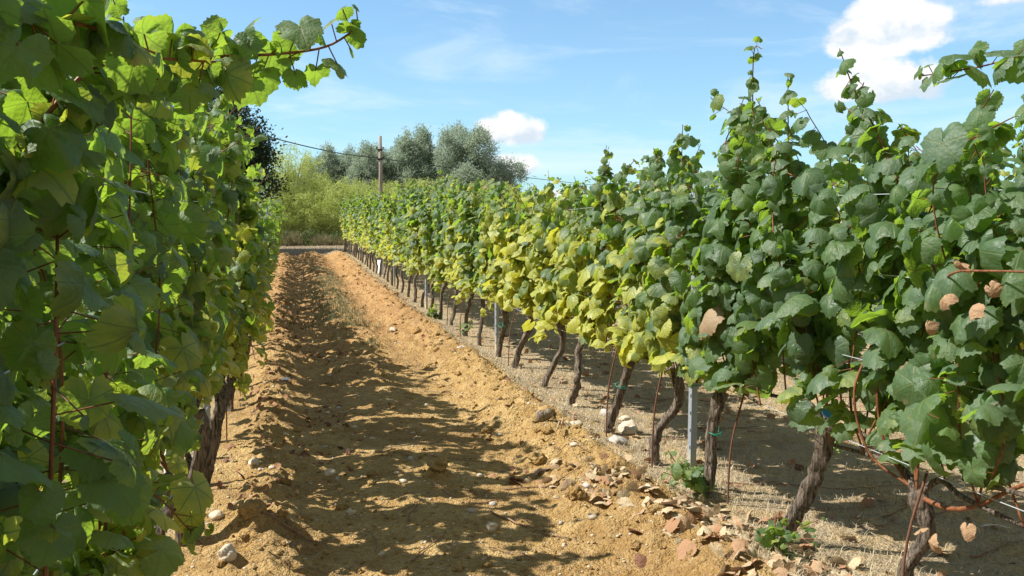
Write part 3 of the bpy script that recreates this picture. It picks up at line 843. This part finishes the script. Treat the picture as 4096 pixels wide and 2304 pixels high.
hname = {.66: 'lowest', 1.02: 'second', 1.38: 'third', 1.70: 'top'}
def wire(xc, zh, ys, label, grp, r=.002, seed=0, y0=.2, y1=38):
    rng = np.random.default_rng(seed); pts = []
    P = [y0]+[y for y in ys if y0 < y < y1]+[y1]
    for a, b in zip(P[:-1], P[1:]):
        for t in np.linspace(0, 1, 9)[:-1]:
            y = a+(b-a)*t; pts.append((xc+rng.normal(0, .003), y, float(gz(xc, y, False))+zh-.03*math.sin(math.pi*t)))
    pts.append((xc, P[-1], float(gz(xc, P[-1], False))+zh))
    V, F = tube(pts, r, 5); o = mk('trellis_wire', V, F, M['wire']); tag(o, label, 'wire', grp)
for k, z in enumerate(hname):
    wire(XR-.01, z, [p[1] for p in posts], f'{hname[z]} trellis wire of the right row, thin grey steel strung from post to post', 'trellis wires of the right row', seed=k)
    wire(XL+.08, z, [6, 11.2, 16.4, 21.5], f'{hname[z]} trellis wire of the left row, thin grey steel among the leaves', 'trellis wires of the left row', seed=k+9)
wire(XR+.05, 1.06, [p[1] for p in posts], 'outer catch wire of the right row, thin grey steel just above the second wire', 'trellis wires of the right row', seed=31)
for k, z in enumerate((.66, 1.2)):
    wire(4.65, z, [6, 11, 16], f"{('lower','upper')[k]} trellis wire of the second row back on the right", 'trellis wires of the second row', seed=40+k)

# rusty rods beside the trunks
rods = [(2.26, 2.78, .62, 'beside the nearest right trunk'), (2.30, 4.22, .62, 'beside the tied trunk at the near post'), (2.20, 5.02, .70, 'along the fissured trunk left of the near post'), (2.20, 5.84, .66, 'along the tied trunk with pale stones at its foot'), (2.24, 8.9, .6, 'along the stout bent trunk'), (2.2, 11.4, .6, 'beside the eleventh right trunk or so, very thin'), (2.22, 12.5, .6, 'beside the trunk behind a small sucker'), (-.60, 5.35, .75, 'leaning with the left trunk'), (-.46, 6.42, .7, 'up the leaning left trunk under yellow leaves')]
for i, (x, y, h, lab) in enumerate(rods):
    mb = MB(); mb.add(*tube(spline([(0, 0, -.1), (.01, -.01, h*.5), (.06, -.05, h)], 10), .0055, 6))
    tag(mb.build('stake', M['rust'], None, loc=gp(x, y)), 'thin rusty iron rod ' + lab, 'stake', 'rusty rods beside the trunks')
mb = MB(); mb.add(*tube([(0, 0, -.1), (0, 0, .2), (.01, 0, .45)], .011, 8)); tag(mb.build('stake', M['white'], None, loc=gp(-.66, 4.85)), 'pale whitish stake behind the thick left trunk', 'stake')
# white plastic vine guard
a = np.linspace(0, 2*np.pi, 20, endpoint=False); mb = MB()
ro, ri, h = .08, .073, .38
V = np.concatenate([np.c_[r_*np.cos(a), r_*np.sin(a), np.full(20, z)] for r_, z in ((ro, -.05), (ro, h), (ri, h), (ri, .02))]); j = np.arange(20); k = (j+1) % 20
mb.add(V, [np.concatenate([np.stack([o*20+j, o*20+k, o*20+20+k, o*20+20+j], 1) for o in range(3)])])
tag(mb.build('vine_guard', M['white'], None, loc=gp(2.42, 24.0)), 'white plastic vine guard tube standing at a far right post', 'plant guard')

# ------------------------------------------------------------------ ground scatter
def stone_mesh(rng, sub, flat=.5):
    V, F = ico(sub); V = V.copy()
    s = np.array([1, rng.uniform(.6, .95), flat*rng.uniform(.7, 1.1)])
    q = V*1.3+rng.uniform(0, 50, 3)
    d = 1+.55*(vnoise(q[:, 0], q[:, 1]+q[:, 2]*1.7, int(rng.integers(999)))-.5)+.35*(vnoise(q[:, 0]*2.3+q[:, 2], q[:, 1]*2.3, int(rng.integers(999)))-.5)
    V = V*d[:, None]*s
    r = rng.uniform(0, 6.28); c, s_ = math.cos(r), math.sin(r)
    return V@np.array([[c, -s_, 0], [s_, c, 0], [0, 0, 1]]).T, F
rng = np.random.default_rng(21)
named = [(-.40, 4.75, .040, 'stone', 'round pale stone under the thick left trunk'), (-.30, 4.05, .055, 'stone', 'large pale pebble at the very bottom left of the lane'), (-.24, 5.64, .035, 'stone', 'whitish stone in the left rut edge'), (.22, 5.54, .040, 'stone', 'buff pebble lying on the lane between the ruts'),
         (2.05, 6.08, .06, 'stone', 'pale cobble left of the tied trunk foot'), (2.42, 5.95, .095, 'stone', 'long buff cobble right of the tied trunk foot'), (2.20, 5.6, .065, 'stone2', 'grey rounded cobble in the straw near the near post'), (2.45, 6.55, .05, 'stone2', 'upright grey stone behind the tied trunk'), (2.55, 6.35, .045, 'stone', 'pair mate pale stone behind the tied trunk'),
         (1.90, 9.75, .075, 'stone2', 'grey stone standing on the right berm'), (1.42, 12.4, .075, 'stone', 'flat white stone on the lane in the sun'), (.30, 4.75, .03, 'stone', 'small pale pebble in the shadow streaks'), (.98, 4.25, .035, 'stone', 'round ochre pebble on the lane centre')]
for x, y, r_, m, lab in named:
    V, F = stone_mesh(rng, 2, .75); o = mk('stone', V*r_, F, M[m], None, loc=gp(x, y, r_*.25)); tag(o, lab, 'stone', 'loose stones on the lane')
protos = []
for k in range(8):
    x, y = rng.uniform(-.2, 2.0), rng.uniform(4.2, 9)
    V, F = stone_mesh(rng, 1, .65); o = mk('stone', V*.022, F, M['stone' if k % 3 else 'stone2'], None, loc=gp(x, y, .004)); protos.append(o)
    tag(o, 'small pale pebble half sunk in the ochre lane', 'stone', 'small pebbles on the ochre lane')
for k in range(34):
    o = protos[k % 8].copy(); COL.objects.link(o)
    y = 4.1+rng.random()**1.5*9; x = rng.uniform(-.35, 2.0); s = rng.uniform(.5, 1.35)
    o.location = gp(x, y, .003); o.scale = (s, s, s); o.rotation_euler = (0, 0, rng.uniform(0, 6))
# gravel
mb = MB()
for k in range(1900):
    y = 3.6+rng.random()**1.6*22; x = rng.uniform(-.5, 2.4); 
    V, F = ico(0); r_ = rng.uniform(.003, .010)*(1+.03*y); V = V*np.array([1, .8, .6])*r_*(1+rng.normal(0, .12, (len(V), 1)))
    mb.add(V+np.array(gp(x, y, r_*.2)), F)
tag(mb.build('gravel', M['stone'], None), 'fine pale gravel strewn over the ochre lane', 'gravel', None, 'stuff')
# clods
mb = MB()
for k in range(480):
    u = rng.random()
    y = 3.7+rng.random()**1.3*30
    if u < .5: x = rng.normal(1.80, .20)
    elif u < .75: x = rng.normal(-.12, .16)
    elif y > 8: x = rng.normal(.72, .30)
    else: x = rng.uniform(-.2, 2.0)
    V, F = stone_mesh(rng, 2 if y < 7 else 1, .8); r_ = abs(rng.normal(.014, .016))+.007
    r_ = min(r_, .055)
    if y > 8: r_ *= 1.2
    q = V*3.1; V = V*(1+.55*(vnoise(q[:, 0]+k, q[:, 1]+q[:, 2]*1.3, 3)-.5)+.3*(vnoise(q[:, 0]*2.7+k, q[:, 1]*2.7+q[:, 2]*3.3, 4)-.5))[:, None]
    mb.add(V*r_+np.array(gp(x, y, r_*.05)), F)
for k in range(2600):
    y = 3.6+rng.random()**1.5*20; x = rng.uniform(-.45, 2.1)
    V, F = ico(0); r_ = rng.uniform(.004, .013)*(1+.02*y); V = V*r_*(1+rng.normal(0, .2, (len(V), 1)))*np.array([1, .9, .75])
    mb.add(V+np.array(gp(x, y, r_*.2)), F)
for (x, y, r_) in ((-.2, 4.40, .07), (-.08, 4.44, .06), (-.28, 4.5, .05), (-.14, 4.55, .05), (1.5, 4.45, .055), (.86, 5.2, .065), (1.42, 6.3, .05), (1.78, 4.0, .06), (1.55, 5.35, .06)):
    V, F = stone_mesh(rng, 3, .85); q = V*4; V = V*(1+.25*(vnoise(q[:, 0], q[:, 1]+q[:, 2]*1.3, 3)-.5)+.12*(vnoise(q[:, 0]*3, q[:, 1]*3+q[:, 2]*4, 4)-.5))[:, None]
    mb.add(V*r_+np.array(gp(x, y, r_*.15)), F)
tag(mb.build('earth_clods', M['clod'], None), 'crumbly ochre clods along the ruts and the row feet', 'earth clods', None, 'stuff')

# twigs
def twig(x, y, L, ang, lab, m='twig', r=.004, grp='dead twigs on the lane', lift=.006):
    pts = []
    for t in np.linspace(-.5, .5, 9):
        px = x+L*t*math.cos(ang)+.03*L*math.sin(t*7+x*9); py = y+L*t*math.sin(ang)+.03*L*math.cos(t*5+y*7)
        pts.append(gp(px, py, lift+.006*abs(math.sin(t*9))))
    P = np.array(pts); c = P[4].copy(); P = P-c
    mb = MB(); mb.add(*tube(P, np.linspace(r, r*.5, 9), 6))
    q = P[5]; e = q+np.array([math.cos(ang+.7), math.sin(ang+.7), .1])*L*.18; mb.add(*tube([q, (q+e)/2+np.array([0, 0, .006]), e], r*.5, 5))
    tag(mb.build('twig', M[m], None, loc=tuple(c)), lab, 'twig', grp)
rng = np.random.default_rng(33)
twig(-.05, 4.35, .42, -.35, 'purplish cut twig on the lane right of the clod heap', r=.006)
twig(1.16, 4.25, .55, -1.0, 'long dark cane piece across the shadow edge mid lane', r=.006)
twig(1.45, 4.88, .50, .05, 'reddish twig by the dry leaf pile on the lane', r=.005)
twig(1.1, 5.55, .45, -.3, 'thin brown twig in the sunlit patch of the lane', r=.004)
twig(.78, 5.95, .5, .35, 'pale dry stalk across the lane centre', 'pale_twig', .004)
twig(1.15, 4.7, .35, .4, 'short curved twig in front of the round clod', r=.004)
twig(1.9, 5.9, .5, 1.0, 'straw coloured stalk rising from the wood chunk', 'pale_twig', .005, lift=.05)
for k in range(26):
    twig(rng.uniform(-.3, 2.0), 3.9+rng.random()**1.4*7, rng.uniform(.12, .4), rng.uniform(0, 3.14), 'small dead vine twig lying on the ochre lane', r=rng.uniform(.002, .0042), grp='small twigs on the lane')
for k in range(30):
    twig(rng.uniform(2.5, 4.3), rng.uniform(3.2, 7.5), rng.uniform(.2, .6), rng.uniform(-.6, .6), 'dead cane lying on straw ground beyond the right row', r=rng.uniform(.003, .006), grp='pruned canes beyond the right row')
# wood chunk
mb = MB(); p = spline([(-.05, 0, 0), (0, .0, .005), (.06, .03, .015)], 6); mb.add(*tube(p, [.040, .043, .044, .042, .040, .036], 14))
tag(mb.build('wood_chunk', M['wood'], None, loc=gp(1.78, 6.02, .045)), 'short cut chunk of vine wood lying on the lane edge', 'wood')
# paper scrap, twine scraps
V = np.array([[-.04, 0, .004], [.035, -.02, .006], [.04, .03, .016], [-.01, .04, .020]]); V2 = V+np.array([0, 0, .0015])
tag(mk('paper_scrap', np.concatenate([V, V2]), [np.array([[0, 3, 2, 1], [4, 5, 6, 7], [0, 1, 5, 4], [1, 2, 6, 5], [2, 3, 7, 6], [3, 0, 4, 7]])], plain_mat('white_paper', (.78, .82, .86), .6, 0, .05), None, smooth=False, loc=gp(-.06, 8.43, .01)), 'small white paper scrap in the shaded left rut', 'litter')
for i, (x, y, ang, lab) in enumerate(((3.50, 3.62, -.5, 'bent double white twine scrap in the shade right of the near vine'), (3.55, 3.35, -.7, 'short white twine scrap, the middle one in the shade'), (3.42, 3.0, -.6, 'straight white twine scrap at the right picture edge'))):
    pts = spline([(-.07, 0, 0), (0, .01, .012), (.07, -.01, .006), (.03, .02, .004), (-.05, .03, .003)][:5-i], 16)
    c, s_ = math.cos(ang), math.sin(ang); pts = pts@np.array([[c, -s_, 0], [s_, c, 0], [0, 0, 1]]).T
    mb = MB(); mb.add(*tube(pts, .003, 5)); tag(mb.build('twine_scrap', M['white'], None, loc=gp(x, y, .012)), lab, 'twine', 'white twine scraps')

# dry leaf litter
mb = MB(); rng = np.random.default_rng(44)
def litter(n, fx, fy, smin, smax, tone, lod='mid'):
    n = int(n*.75); x = fx(n); y = fy(n); P = np.stack([x, y, gz(x, y)+rng.uniform(.0, .022, n)], 1)
    smin *= .95; smax *= 1.2
    N = np.array([0, 0, 1.])+rng.normal(0, .75, (n, 3)); T = rng.normal(0, 1, (n, 3)); S = rng.uniform(smin, smax, n)/1.5
    tn = np.clip(tone+rng.normal(0, .2, n), 0, 1)
    put_leaves(mb, rng, lod, P, N, T, S, tn, rng.random(n), .75)
N_ = rng.normal
litter(240, lambda n: N_(2.02, .20, n), lambda n: rng.uniform(3.0, 4.3, n), 0.037, 0.086, .18, 'hi')
litter(96, lambda n: N_(1.72, .12, n), lambda n: N_(4.55, .22, n), 0.031, 0.072, .05, 'hi')
litter(25, lambda n: N_(1.38, .10, n), lambda n: N_(5.1, .10, n), 0.037, 0.072, .4, 'hi')
litter(112, lambda n: N_(2.1, .25, n), lambda n: rng.uniform(4.4, 7, n), 0.025, 0.058, .3)
litter(416, lambda n: rng.uniform(2.4, 4.6, n), lambda n: rng.uniform(2.8, 12, n), 0.031, 0.072, .45)
litter(240, lambda n: N_(1.95, .35, n), lambda n: rng.uniform(7, 22, n), 0.025, 0.050, .4)
litter(96, lambda n: N_(-.25, .12, n), lambda n: rng.uniform(4.3, 9, n), 0.025, 0.058, .55)
litter(144, lambda n: N_(.25, .14, n), lambda n: rng.choice([5.9, 7.2, 10.1, 13.5, 16.0], n)+N_(0, .22, n), 0.019, 0.043, .85)
litter(80, lambda n: N_(-.05, .10, n), lambda n: rng.uniform(11, 16, n), 0.025, 0.050, .85)
tag(mb.build('leaf_litter', M['dry'], None), 'curled tan and brown dry vine leaves strewn on the soil', 'leaf litter', None, 'stuff')

# grass blades
def blades(mb, x, y, h, w, lean, rng, tone=(0, 1)):
    n = len(x); a = rng.uniform(0, 6.28, n); d = np.stack([np.cos(a), np.sin(a)], 1)
    z = gz(x, y)-.004; L = h*rng.uniform(.5, 1.2, n); le = np.clip(rng.normal(lean, .3, n), 0, 1.5)
    b = np.stack([x, y, z], 1); s = np.stack([-d[:, 1], d[:, 0], 0*a], 1)*w[:, None]/2
    mid = b + np.stack([d[:, 0]*L*.35*np.sin(le*.6), d[:, 1]*L*.35*np.sin(le*.6), L*.5*np.cos(le*.6)], 1)
    tip = b + np.stack([d[:, 0]*L*np.sin(le), d[:, 1]*L*np.sin(le), L*np.cos(le)+.004], 1)
    V = np.stack([b-s, b+s, mid+s*.7, mid-s*.7, tip], 1).reshape(-1, 3)
    o = (np.arange(n)*5)[:, None]
    t = rng.uniform(*tone, n); lc = np.repeat(np.stack([t, t, t], 1), 5, 0)
    mb.add(V, [np.array([[0, 1, 2, 3]])+o, np.array([[3, 2, 4]])+o], lcol=lc)
rng = np.random.default_rng(55)
mb = MB()
def strawpatch(n, x0, x1, y0, y1, h, lean, w=.0025, thr=.42):
    x = rng.uniform(x0, x1, n); y = y0+rng.random(n)**1.3*(y1-y0)
    k = vnoise(x*2.4, y*2.4, 77)+.25*vnoise(x*7, y*7, 78) > thr; x = x[k]; y = y[k]
    blades(mb, x, y, h, np.full(len(x), w)*(1+.06*y), lean, rng)
strawpatch(9000, 1.98, 2.75, 3.0, 10, .07, 1.25)
strawpatch(11000, 2.6, 4.9, 2.6, 11, .075, 1.15)
strawpatch(7000, 1.95, 5.2, 9, 24, .10, .8, .003, .5)
strawpatch(2500, -1.2, -.35, 3.5, 12, .06, 1.2)
strawpatch(6000, -6, 8, 36.5, 46.5, .16, .7, .003, .3)
tag(mb.build('dry_grass', M['straw'], None), 'dry straw grass lying under the vine rows', 'dry grass', None, 'stuff')
mb = MB()
n = 5500; x = rng.normal(.78, .26, n); y = rng.uniform(12.5, 25, n); k = vnoise(x*1.6, y*1.1, 91) > .44; x = x[k]; y = y[k]
blades(mb, x, y, .12, np.full(len(x), .006), .6, rng)
for (cx, cy) in ((.55, 11.2), (.95, 10.6), (.8, 12.2), (.5, 5.2), (-.15, 5.8)):
    n = 90 if cy > 8 else 14; blades(mb, rng.normal(cx, .07, n), rng.normal(cy, .1, n), .10 if cy > 8 else .05, np.full(n, .005), .5, rng)
blades(mb, rng.uniform(2.9, 4.2, 260), rng.normal(4.2, .5, 260), .05, np.full(260, .004), .6, rng)
tag(mb.build('weeds', M['weed'], None), 'green weeds on the middle ridge of the lane', 'weeds', None, 'stuff')
# small young plant at the bottom edge under the painted trunk
root = empty('vine_seedling', gp(2.10, 3.42)); mb = MB(); fb = MB()
for k in range(9):
    e = np.array([rng.normal(.03, .13), rng.normal(0, .10), rng.uniform(.06, .17)])
    p = spline([(0, 0, 0), e*.5+np.array([0, 0, .03]), e], 8); mb.add(*tube(p, .002, 4, False)); leaves_on(p, rng, 'hi', fb, None, .075, .1, 0, 3, pet=.025, lat=.5, tilt=60, droop=.3, dens=.6)
mb.build('stem', M['cane'], root); fb.build('foliage', M['leaf'], root)
tag(root, 'small bright green vine seedling on dry leaves under the blue painted trunk', 'seedling')

# ------------------------------------------------------------------ background
def cards(mb, C, D, L, W, rng, tone):
    """slender leaf cards at C pointing along D"""
    n = len(C); D = nrm(D); s = nrm(np.cross(D, rng.normal(0, 1, (n, 3))))*W[:, None]/2
    nn = np.cross(D, s)*.25
    V = np.stack([C, C+D*L[:, None]*.5+s+nn, C+D*L[:, None], C+D*L[:, None]*.5-s+nn], 1).reshape(-1, 3)
    lc = np.repeat(np.stack([tone, tone, tone], 1), 4, 0)
    mb.add(V, [np.array([[0, 1, 2, 3]])+(np.arange(n)*4)[:, None]], lcol=lc)

def lobe_points(rng, lobes, n, shell=.55):
    vol = np.array([l[3]*l[3]*l[4] for l in lobes]); k = rng.choice(len(lobes), n, p=vol/vol.sum())
    d = nrm(rng.normal(0, 1, (n, 3))); r = (shell+(1-shell)*rng.random(n))
    L = np.array(lobes)[k]
    # pointed tops
    P = np.stack([d[:, 0]*L[:, 3], d[:, 1]*L[:, 3], d[:, 2]*L[:, 4]], 1)*r[:, None]
    top = np.clip(P[:, 2]/L[:, 4], 0, 1); P[:, :2] *= (1-.55*top)[:, None]
    return P+L[:, :3], d

def make_tree(name, lobes, rng, nclump, percl, L, W, cm, bm_, trunkr, spread, droop):
    root = empty(name)
    H = max(l[2] for l in lobes)
    tb = MB(); tp = spline([(0, 0, -.3), (.05, 0, H*.25), (0, .05, H*.55), (lobes[0][0]*.5, lobes[0][1]*.5, H*.8)], 14); tb.add(*tube(tp, np.linspace(trunkr, trunkr*.35, 14), 8)); tb.build('trunk', M[bm_], root)
    lb = MB()
    for l in lobes:
        q = tp[min(13, int(4+rng.integers(0, 6)))]; e = np.array([l[0], l[1], l[2]+l[4]*.5])
        lb.add(*tube(spline([q, (q+e)/2+np.array([0, 0, -.15]), e], 8), np.linspace(trunkr*.45, .015, 8), 5))
    lb.build('limbs', M[bm_], root)
    fb = MB(); C, d = lobe_points(rng, lobes, nclump)
    tone0 = rng.uniform(0, .75, nclump)
    n = nclump*percl
    cc = np.repeat(C, percl, 0)+rng.normal(0, spread, (n, 3)); dd = np.repeat(d, percl, 0)*.6+rng.normal(0, .6, (n, 3))+np.array([0, 0, droop])
    tn = np.clip(np.repeat(tone0, percl)+rng.normal(0, .15, n), 0, 1)
    cards(fb, cc, dd, rng.uniform(.6, 1.3, n)*L, rng.uniform(.7, 1.2, n)*W, rng, tn)
    fb.build('crown', M[cm], root); return root
rng = np.random.default_rng(66)
def slim(rng, h, r):
    out = [(0, 0, h*.62, r*.75, h*.38)]
    for k in range(6):
        z = rng.uniform(.2, .65)*h; a = rng.uniform(0, 6.28); q = r*(.45+.35*rng.random())
        out.append((q*math.cos(a), q*math.sin(a), z, r*.55, h*.2))
    return out
def broad(rng, h, r):
    out = []
    for k in range(30):
        a = rng.uniform(0, 6.28); q = r*math.sqrt(rng.random()); z = h*rng.uniform(.15, .84)*(1-.35*(q/r)**2)
        out.append((q*math.cos(a), q*math.sin(a), z, r*rng.uniform(.13, .27), h*rng.uniform(.09, .20)))
    return out
ac = [make_tree('acacia_tree', slim(rng, 6.1, 1.45), rng, 1100, 36, .16, .042, 'acacia', 'acacia_bark', .09, .12, .05) for _ in range(3)]
acb = make_tree('acacia_tree', broad(rng, 8.3, 3.9), rng, 2600, 36, .18, .048, 'acacia', 'acacia_bark', .2, .17, .05)
used = set()
agrp = 'silvery acacia trees beyond the vineyard'
trees = [(0, 1.3, 57, .86, 'leftmost silvery acacia rising out of the bamboo'), (1, 2.5, 58, 1.02, 'second slim silvery acacia from the left'), (2, 4.0, 58.5, 1.0, 'third slim silvery acacia from the left'), (0, 4.9, 57, 1.03, 'slim silvery acacia just left of the utility pole'), (1, 5.9, 58, .98, 'silvery acacia directly behind the utility pole'), (2, 7.6, 58, 1.18, 'rounded silvery acacia right of the utility pole'), (0, 8.8, 59, 1.25, 'silvery acacia between the rounded one and the big one'), (1, 3.2, 60.5, .95, 'far silvery acacia filling the gap left of the pole'), (2, 6.7, 61, .98, 'far silvery acacia filling the gap right of the pole'), (0, .2, 59, .75, 'small silvery acacia behind the tall left bamboo')]
for k, x, y, s, lab in trees:
    o = ac[k] if k not in used else copy_tree(ac[k], (0, 0, 0), 0)
    used.add(k); o.location = (x, y, .3); o.scale = (s, s, s); o.rotation_euler = (0, 0, rng.uniform(0, 6))
    tag(o, lab, 'tree', agrp)
acb.location = (10.9, 58, .3); acb.scale = (1.08, 1.08, .98); tag(acb, 'biggest broad silvery acacia crown at the right of the tree line', 'tree', agrp)
o = copy_tree(acb, (8.0, 61, .3), 4.0); o.scale = (.95, .95, .86); tag(o, 'broad silvery acacia crown standing between pole and the biggest acacia', 'tree', agrp)
o = copy_tree(acb, (4.0, 61, .3), 1.0); o.scale = (.9, .9, .74); tag(o, 'broad low silvery acacia crown behind the slim ones left of the pole', 'tree', agrp)
o = copy_tree(acb, (9.2, 60, .3), 2.6); o.scale = (.8, .8, .9); tag(o, 'narrower silvery acacia crown touching the left flank of the biggest acacia', 'tree', agrp)
o = copy_tree(acb, (13.0, 62, .3), 5.0); o.scale = (.8, .8, .72); tag(o, 'lower silvery acacia crown just right of the biggest acacia', 'tree', agrp)
o = copy_tree(acb, (14.4, 62, .3), 2.0); o.scale = (.62, .62, .62); tag(o, 'low silvery acacia at the right end of the tree line', 'tree', agrp)

def bamboo(rng, n, h, r):
    root = empty('bamboo_clump'); cb = MB(); fb = MB()
    for k in range(n):
        a = rng.uniform(0, 6.28); q = r*math.sqrt(rng.random()); b = np.array([q*math.cos(a), q*math.sin(a), -.1]); hh = h*rng.uniform(.6, 1.05)
        out = np.array([math.cos(a), math.sin(a), 0])*rng.uniform(.1, .5)
        p = spline([b, b+out*.3+np.array([0, 0, hh*.5]), b+out*1.1+np.array([0, 0, hh*.9]), b+out*1.8+np.array([0, 0, hh])], 14)
        cb.add(*tube(p, np.linspace(.016, .004, 14), 4, False))
        m = 190; t = rng.random(m)**.75; idx = np.clip((t*13), 0, 12.99); i0 = idx.astype(int); fr = (idx-i0)[:, None]
        c = p[i0]*(1-fr)+p[i0+1]*fr; sp = (.05+.28*np.sin(np.pi*np.clip(t*.9+.1, 0, 1)))[:, None]
        c = c+rng.normal(0, 1, (m, 3))*sp*np.array([1, 1, .6])
        tn = np.clip(rng.uniform(.1, .7)+rng.normal(0, .2, m), 0, 1)
        cards(fb, c, rng.normal(0, .6, (m, 3))+np.array([0, 0, -.1]), rng.uniform(.10, .20, m), rng.uniform(.018, .03, m), rng, tn)
    cb.build('culms', M['culm'], root); fb.build('foliage', M['bamboo'], root); return root
bb = [bamboo(rng, 46, 3.4, 1.0), bamboo(rng, 40, 3.0, .9), bamboo(rng, 26, 4.2, .8)]
spots = [(2, -.6, 50.5, 1.12), (2, .5, 50.8, .98), (2, 1.2, 51, .84), (2, -.1, 50, 1.1), (0, -1.8, 49, 1.0), (0, .2, 49, .80), (1, 1.6, 48.6, .86), (0, 2.6, 49.6, .95), (1, 3.8, 49, .86), (0, 4.9, 50, .90), (1, 6.4, 51, .98), (0, 8.2, 52, .98), (1, 10.2, 53, 1.02), (0, 12.2, 53, .95), (1, 2.0, 51.5, 1.05), (1, .9, 47.9, .55), (0, 2.6, 47.8, .55), (1, -.7, 48, .6), (0, -3.4, 50, .9), (1, 3.9, 47.8, .5)]
used = set()
for i, (k, x, y, s) in enumerate(spots):
    o = bb[k] if k not in used else copy_tree(bb[k], (0, 0, 0), 0)
    used.add(k); o.location = (x, y, .3); o.scale = (s*1.1, s*1.1, s*1.12); o.rotation_euler = (0, 0, i*1.1)
    tag(o, 'yellow green feathery bamboo clump behind the end of the lane', 'bamboo', 'bamboo clumps at the end of the lane')

def bush(rng, name, r, h, n, mat, L, W, up=.2):
    root = empty(name); fb = MB(); sb = MB()
    d = nrm(rng.normal(0, 1, (n, 3))); d[:, 2] = np.abs(d[:, 2])
    q = .35+.6*rng.random(n)+.9*(vnoise(d[:, 0]*4+9, d[:, 1]*4+d[:, 2]*3, 8)-.5)
    C = d*q[:, None]*np.array([r, r*.8, h])
    cards(fb, C, d+rng.normal(0, .7, (n, 3))+np.array([0, 0, up]), rng.uniform(.6, 1.3, n)*L, rng.uniform(.6, 1.3, n)*W, rng, rng.random(n))
    for k in range(9):
        e = C[rng.integers(n)]; sb.add(*tube(spline([(e[0]*.2, e[1]*.2, -.05), e*.6, e], 5), .008, 4))
    sb.build('stems', M['twig'], root); fb.build('foliage', M[mat], root); return root
b1 = bush(rng, 'bramble_bush', 1.0, .75, 3800, 'bramble', .08, .06); b2 = bush(rng, 'dry_shrub', 1.1, .55, 2600, 'drybrush', .30, .010, .9)
for i, (o0, x, y, s, lab) in enumerate(((b1, .9, 46.4, 1.0, 'dark green bramble bush in front of the bamboo, middle of the lane end'), (b1, 2.2, 46.6, .8, 'dark green bramble bush near the end of the right row'), (b1, -.5, 46.6, 1.0, 'dark green bramble bush by the left row end'), (b1, 3.6, 46.8, .9, 'dark green bramble bush behind the last right vines'),
                                       (b2, 1.6, 46.0, .8, 'brown dry shrub between two brambles'), (b2, .1, 46.2, 1.05, 'brown dry shrub left of the lane end'), (b2, 2.8, 46.0, .75, 'pale dry grass tuft shrub by the right row end'))):
    first = not o0.get('label')
    o = o0 if first else copy_tree(o0, (0, 0, 0), 0)
    o.location = (x, y, .3); o.scale = (s, s, s*1.1); o.rotation_euler = (0, 0, i*.9)
    tag(o, lab, 'bush', 'low scrub at the foot of the bamboo')

# oak behind the left row
olobes = []
for k in range(16):
    a = rng.uniform(0, 6.28); q = 2.7*math.sqrt(rng.random()); z = 4.4+rng.uniform(-1.9, 1.9)*(1-.4*q/2.7)
    olobes.append((q*math.cos(a), q*math.sin(a), z, rng.uniform(.8, 1.3), rng.uniform(.6, 1.0)))
olobes += [(2.2, -.6, 5.3, .8, .6), (2.7, .2, 3.9, .9, .55), (3.0, -.4, 2.8, .9, .5), (1.6, 0, 6.3, .9, .8)]
oak = make_tree('oak_tree', olobes, rng, 2000, 26, .15, .08, 'oak', 'acacia_bark', .26, .26, .05)
oak.location = (-4.15, 39.5, .3); tag(oak, 'dark green oak tree standing behind the left vine row', 'tree')

# utility pole and cable
root = empty('utility_pole', (4.88, 48, .3))
mb = MB(); mb.add(*tube([(0, 0, -.5), (0, 0, 2), (.03, 0, 4), (.02, 0, 5.85)], [.125, .115, .10, .085], 14)); mb.build('pole', M['pole'], root)
def pins(z):
    m = MB()
    for s in (-1, 1): m.add(*tube([(s*.05, -.08, z), (s*.17, -.10, z), (s*.17, -.10, z+.1)], .022, 6)); m.add(*tube([(s*.17, -.10, z+.08), (s*.17, -.10, z+.15)], .045, 8))
    m.add(*tube([(0, 0, z-.05), (0, 0, z+.05)], .125, 12)); return m
pins(5.1).build('bracket', M['iron'], root); pins(4.6).build('bracket', M['iron'], root)
tag(root, 'weathered wooden utility pole standing behind the vines', 'utility pole')
def cable(pts, lab):
    V, F = tube(spline(pts, 40), .026, 6); tag(mk('overhead_cable', V, F, M['cable']), lab, 'cable', 'overhead cables of the utility pole')
cable([(4.75, 47.9, 4.95), (2.2, 44.6, 4.98), (-1.5, 40, 5.42), (-9, 30.5, 6.6)], 'overhead cable running left from the utility pole to behind the oak')
cable([(5.0, 48, 4.93), (13.06, 60, 4.98), (24, 76, 5.1), (36.6, 95, 5.4), (48, 112, 6.0)], 'overhead cable running right from the utility pole over the vines')
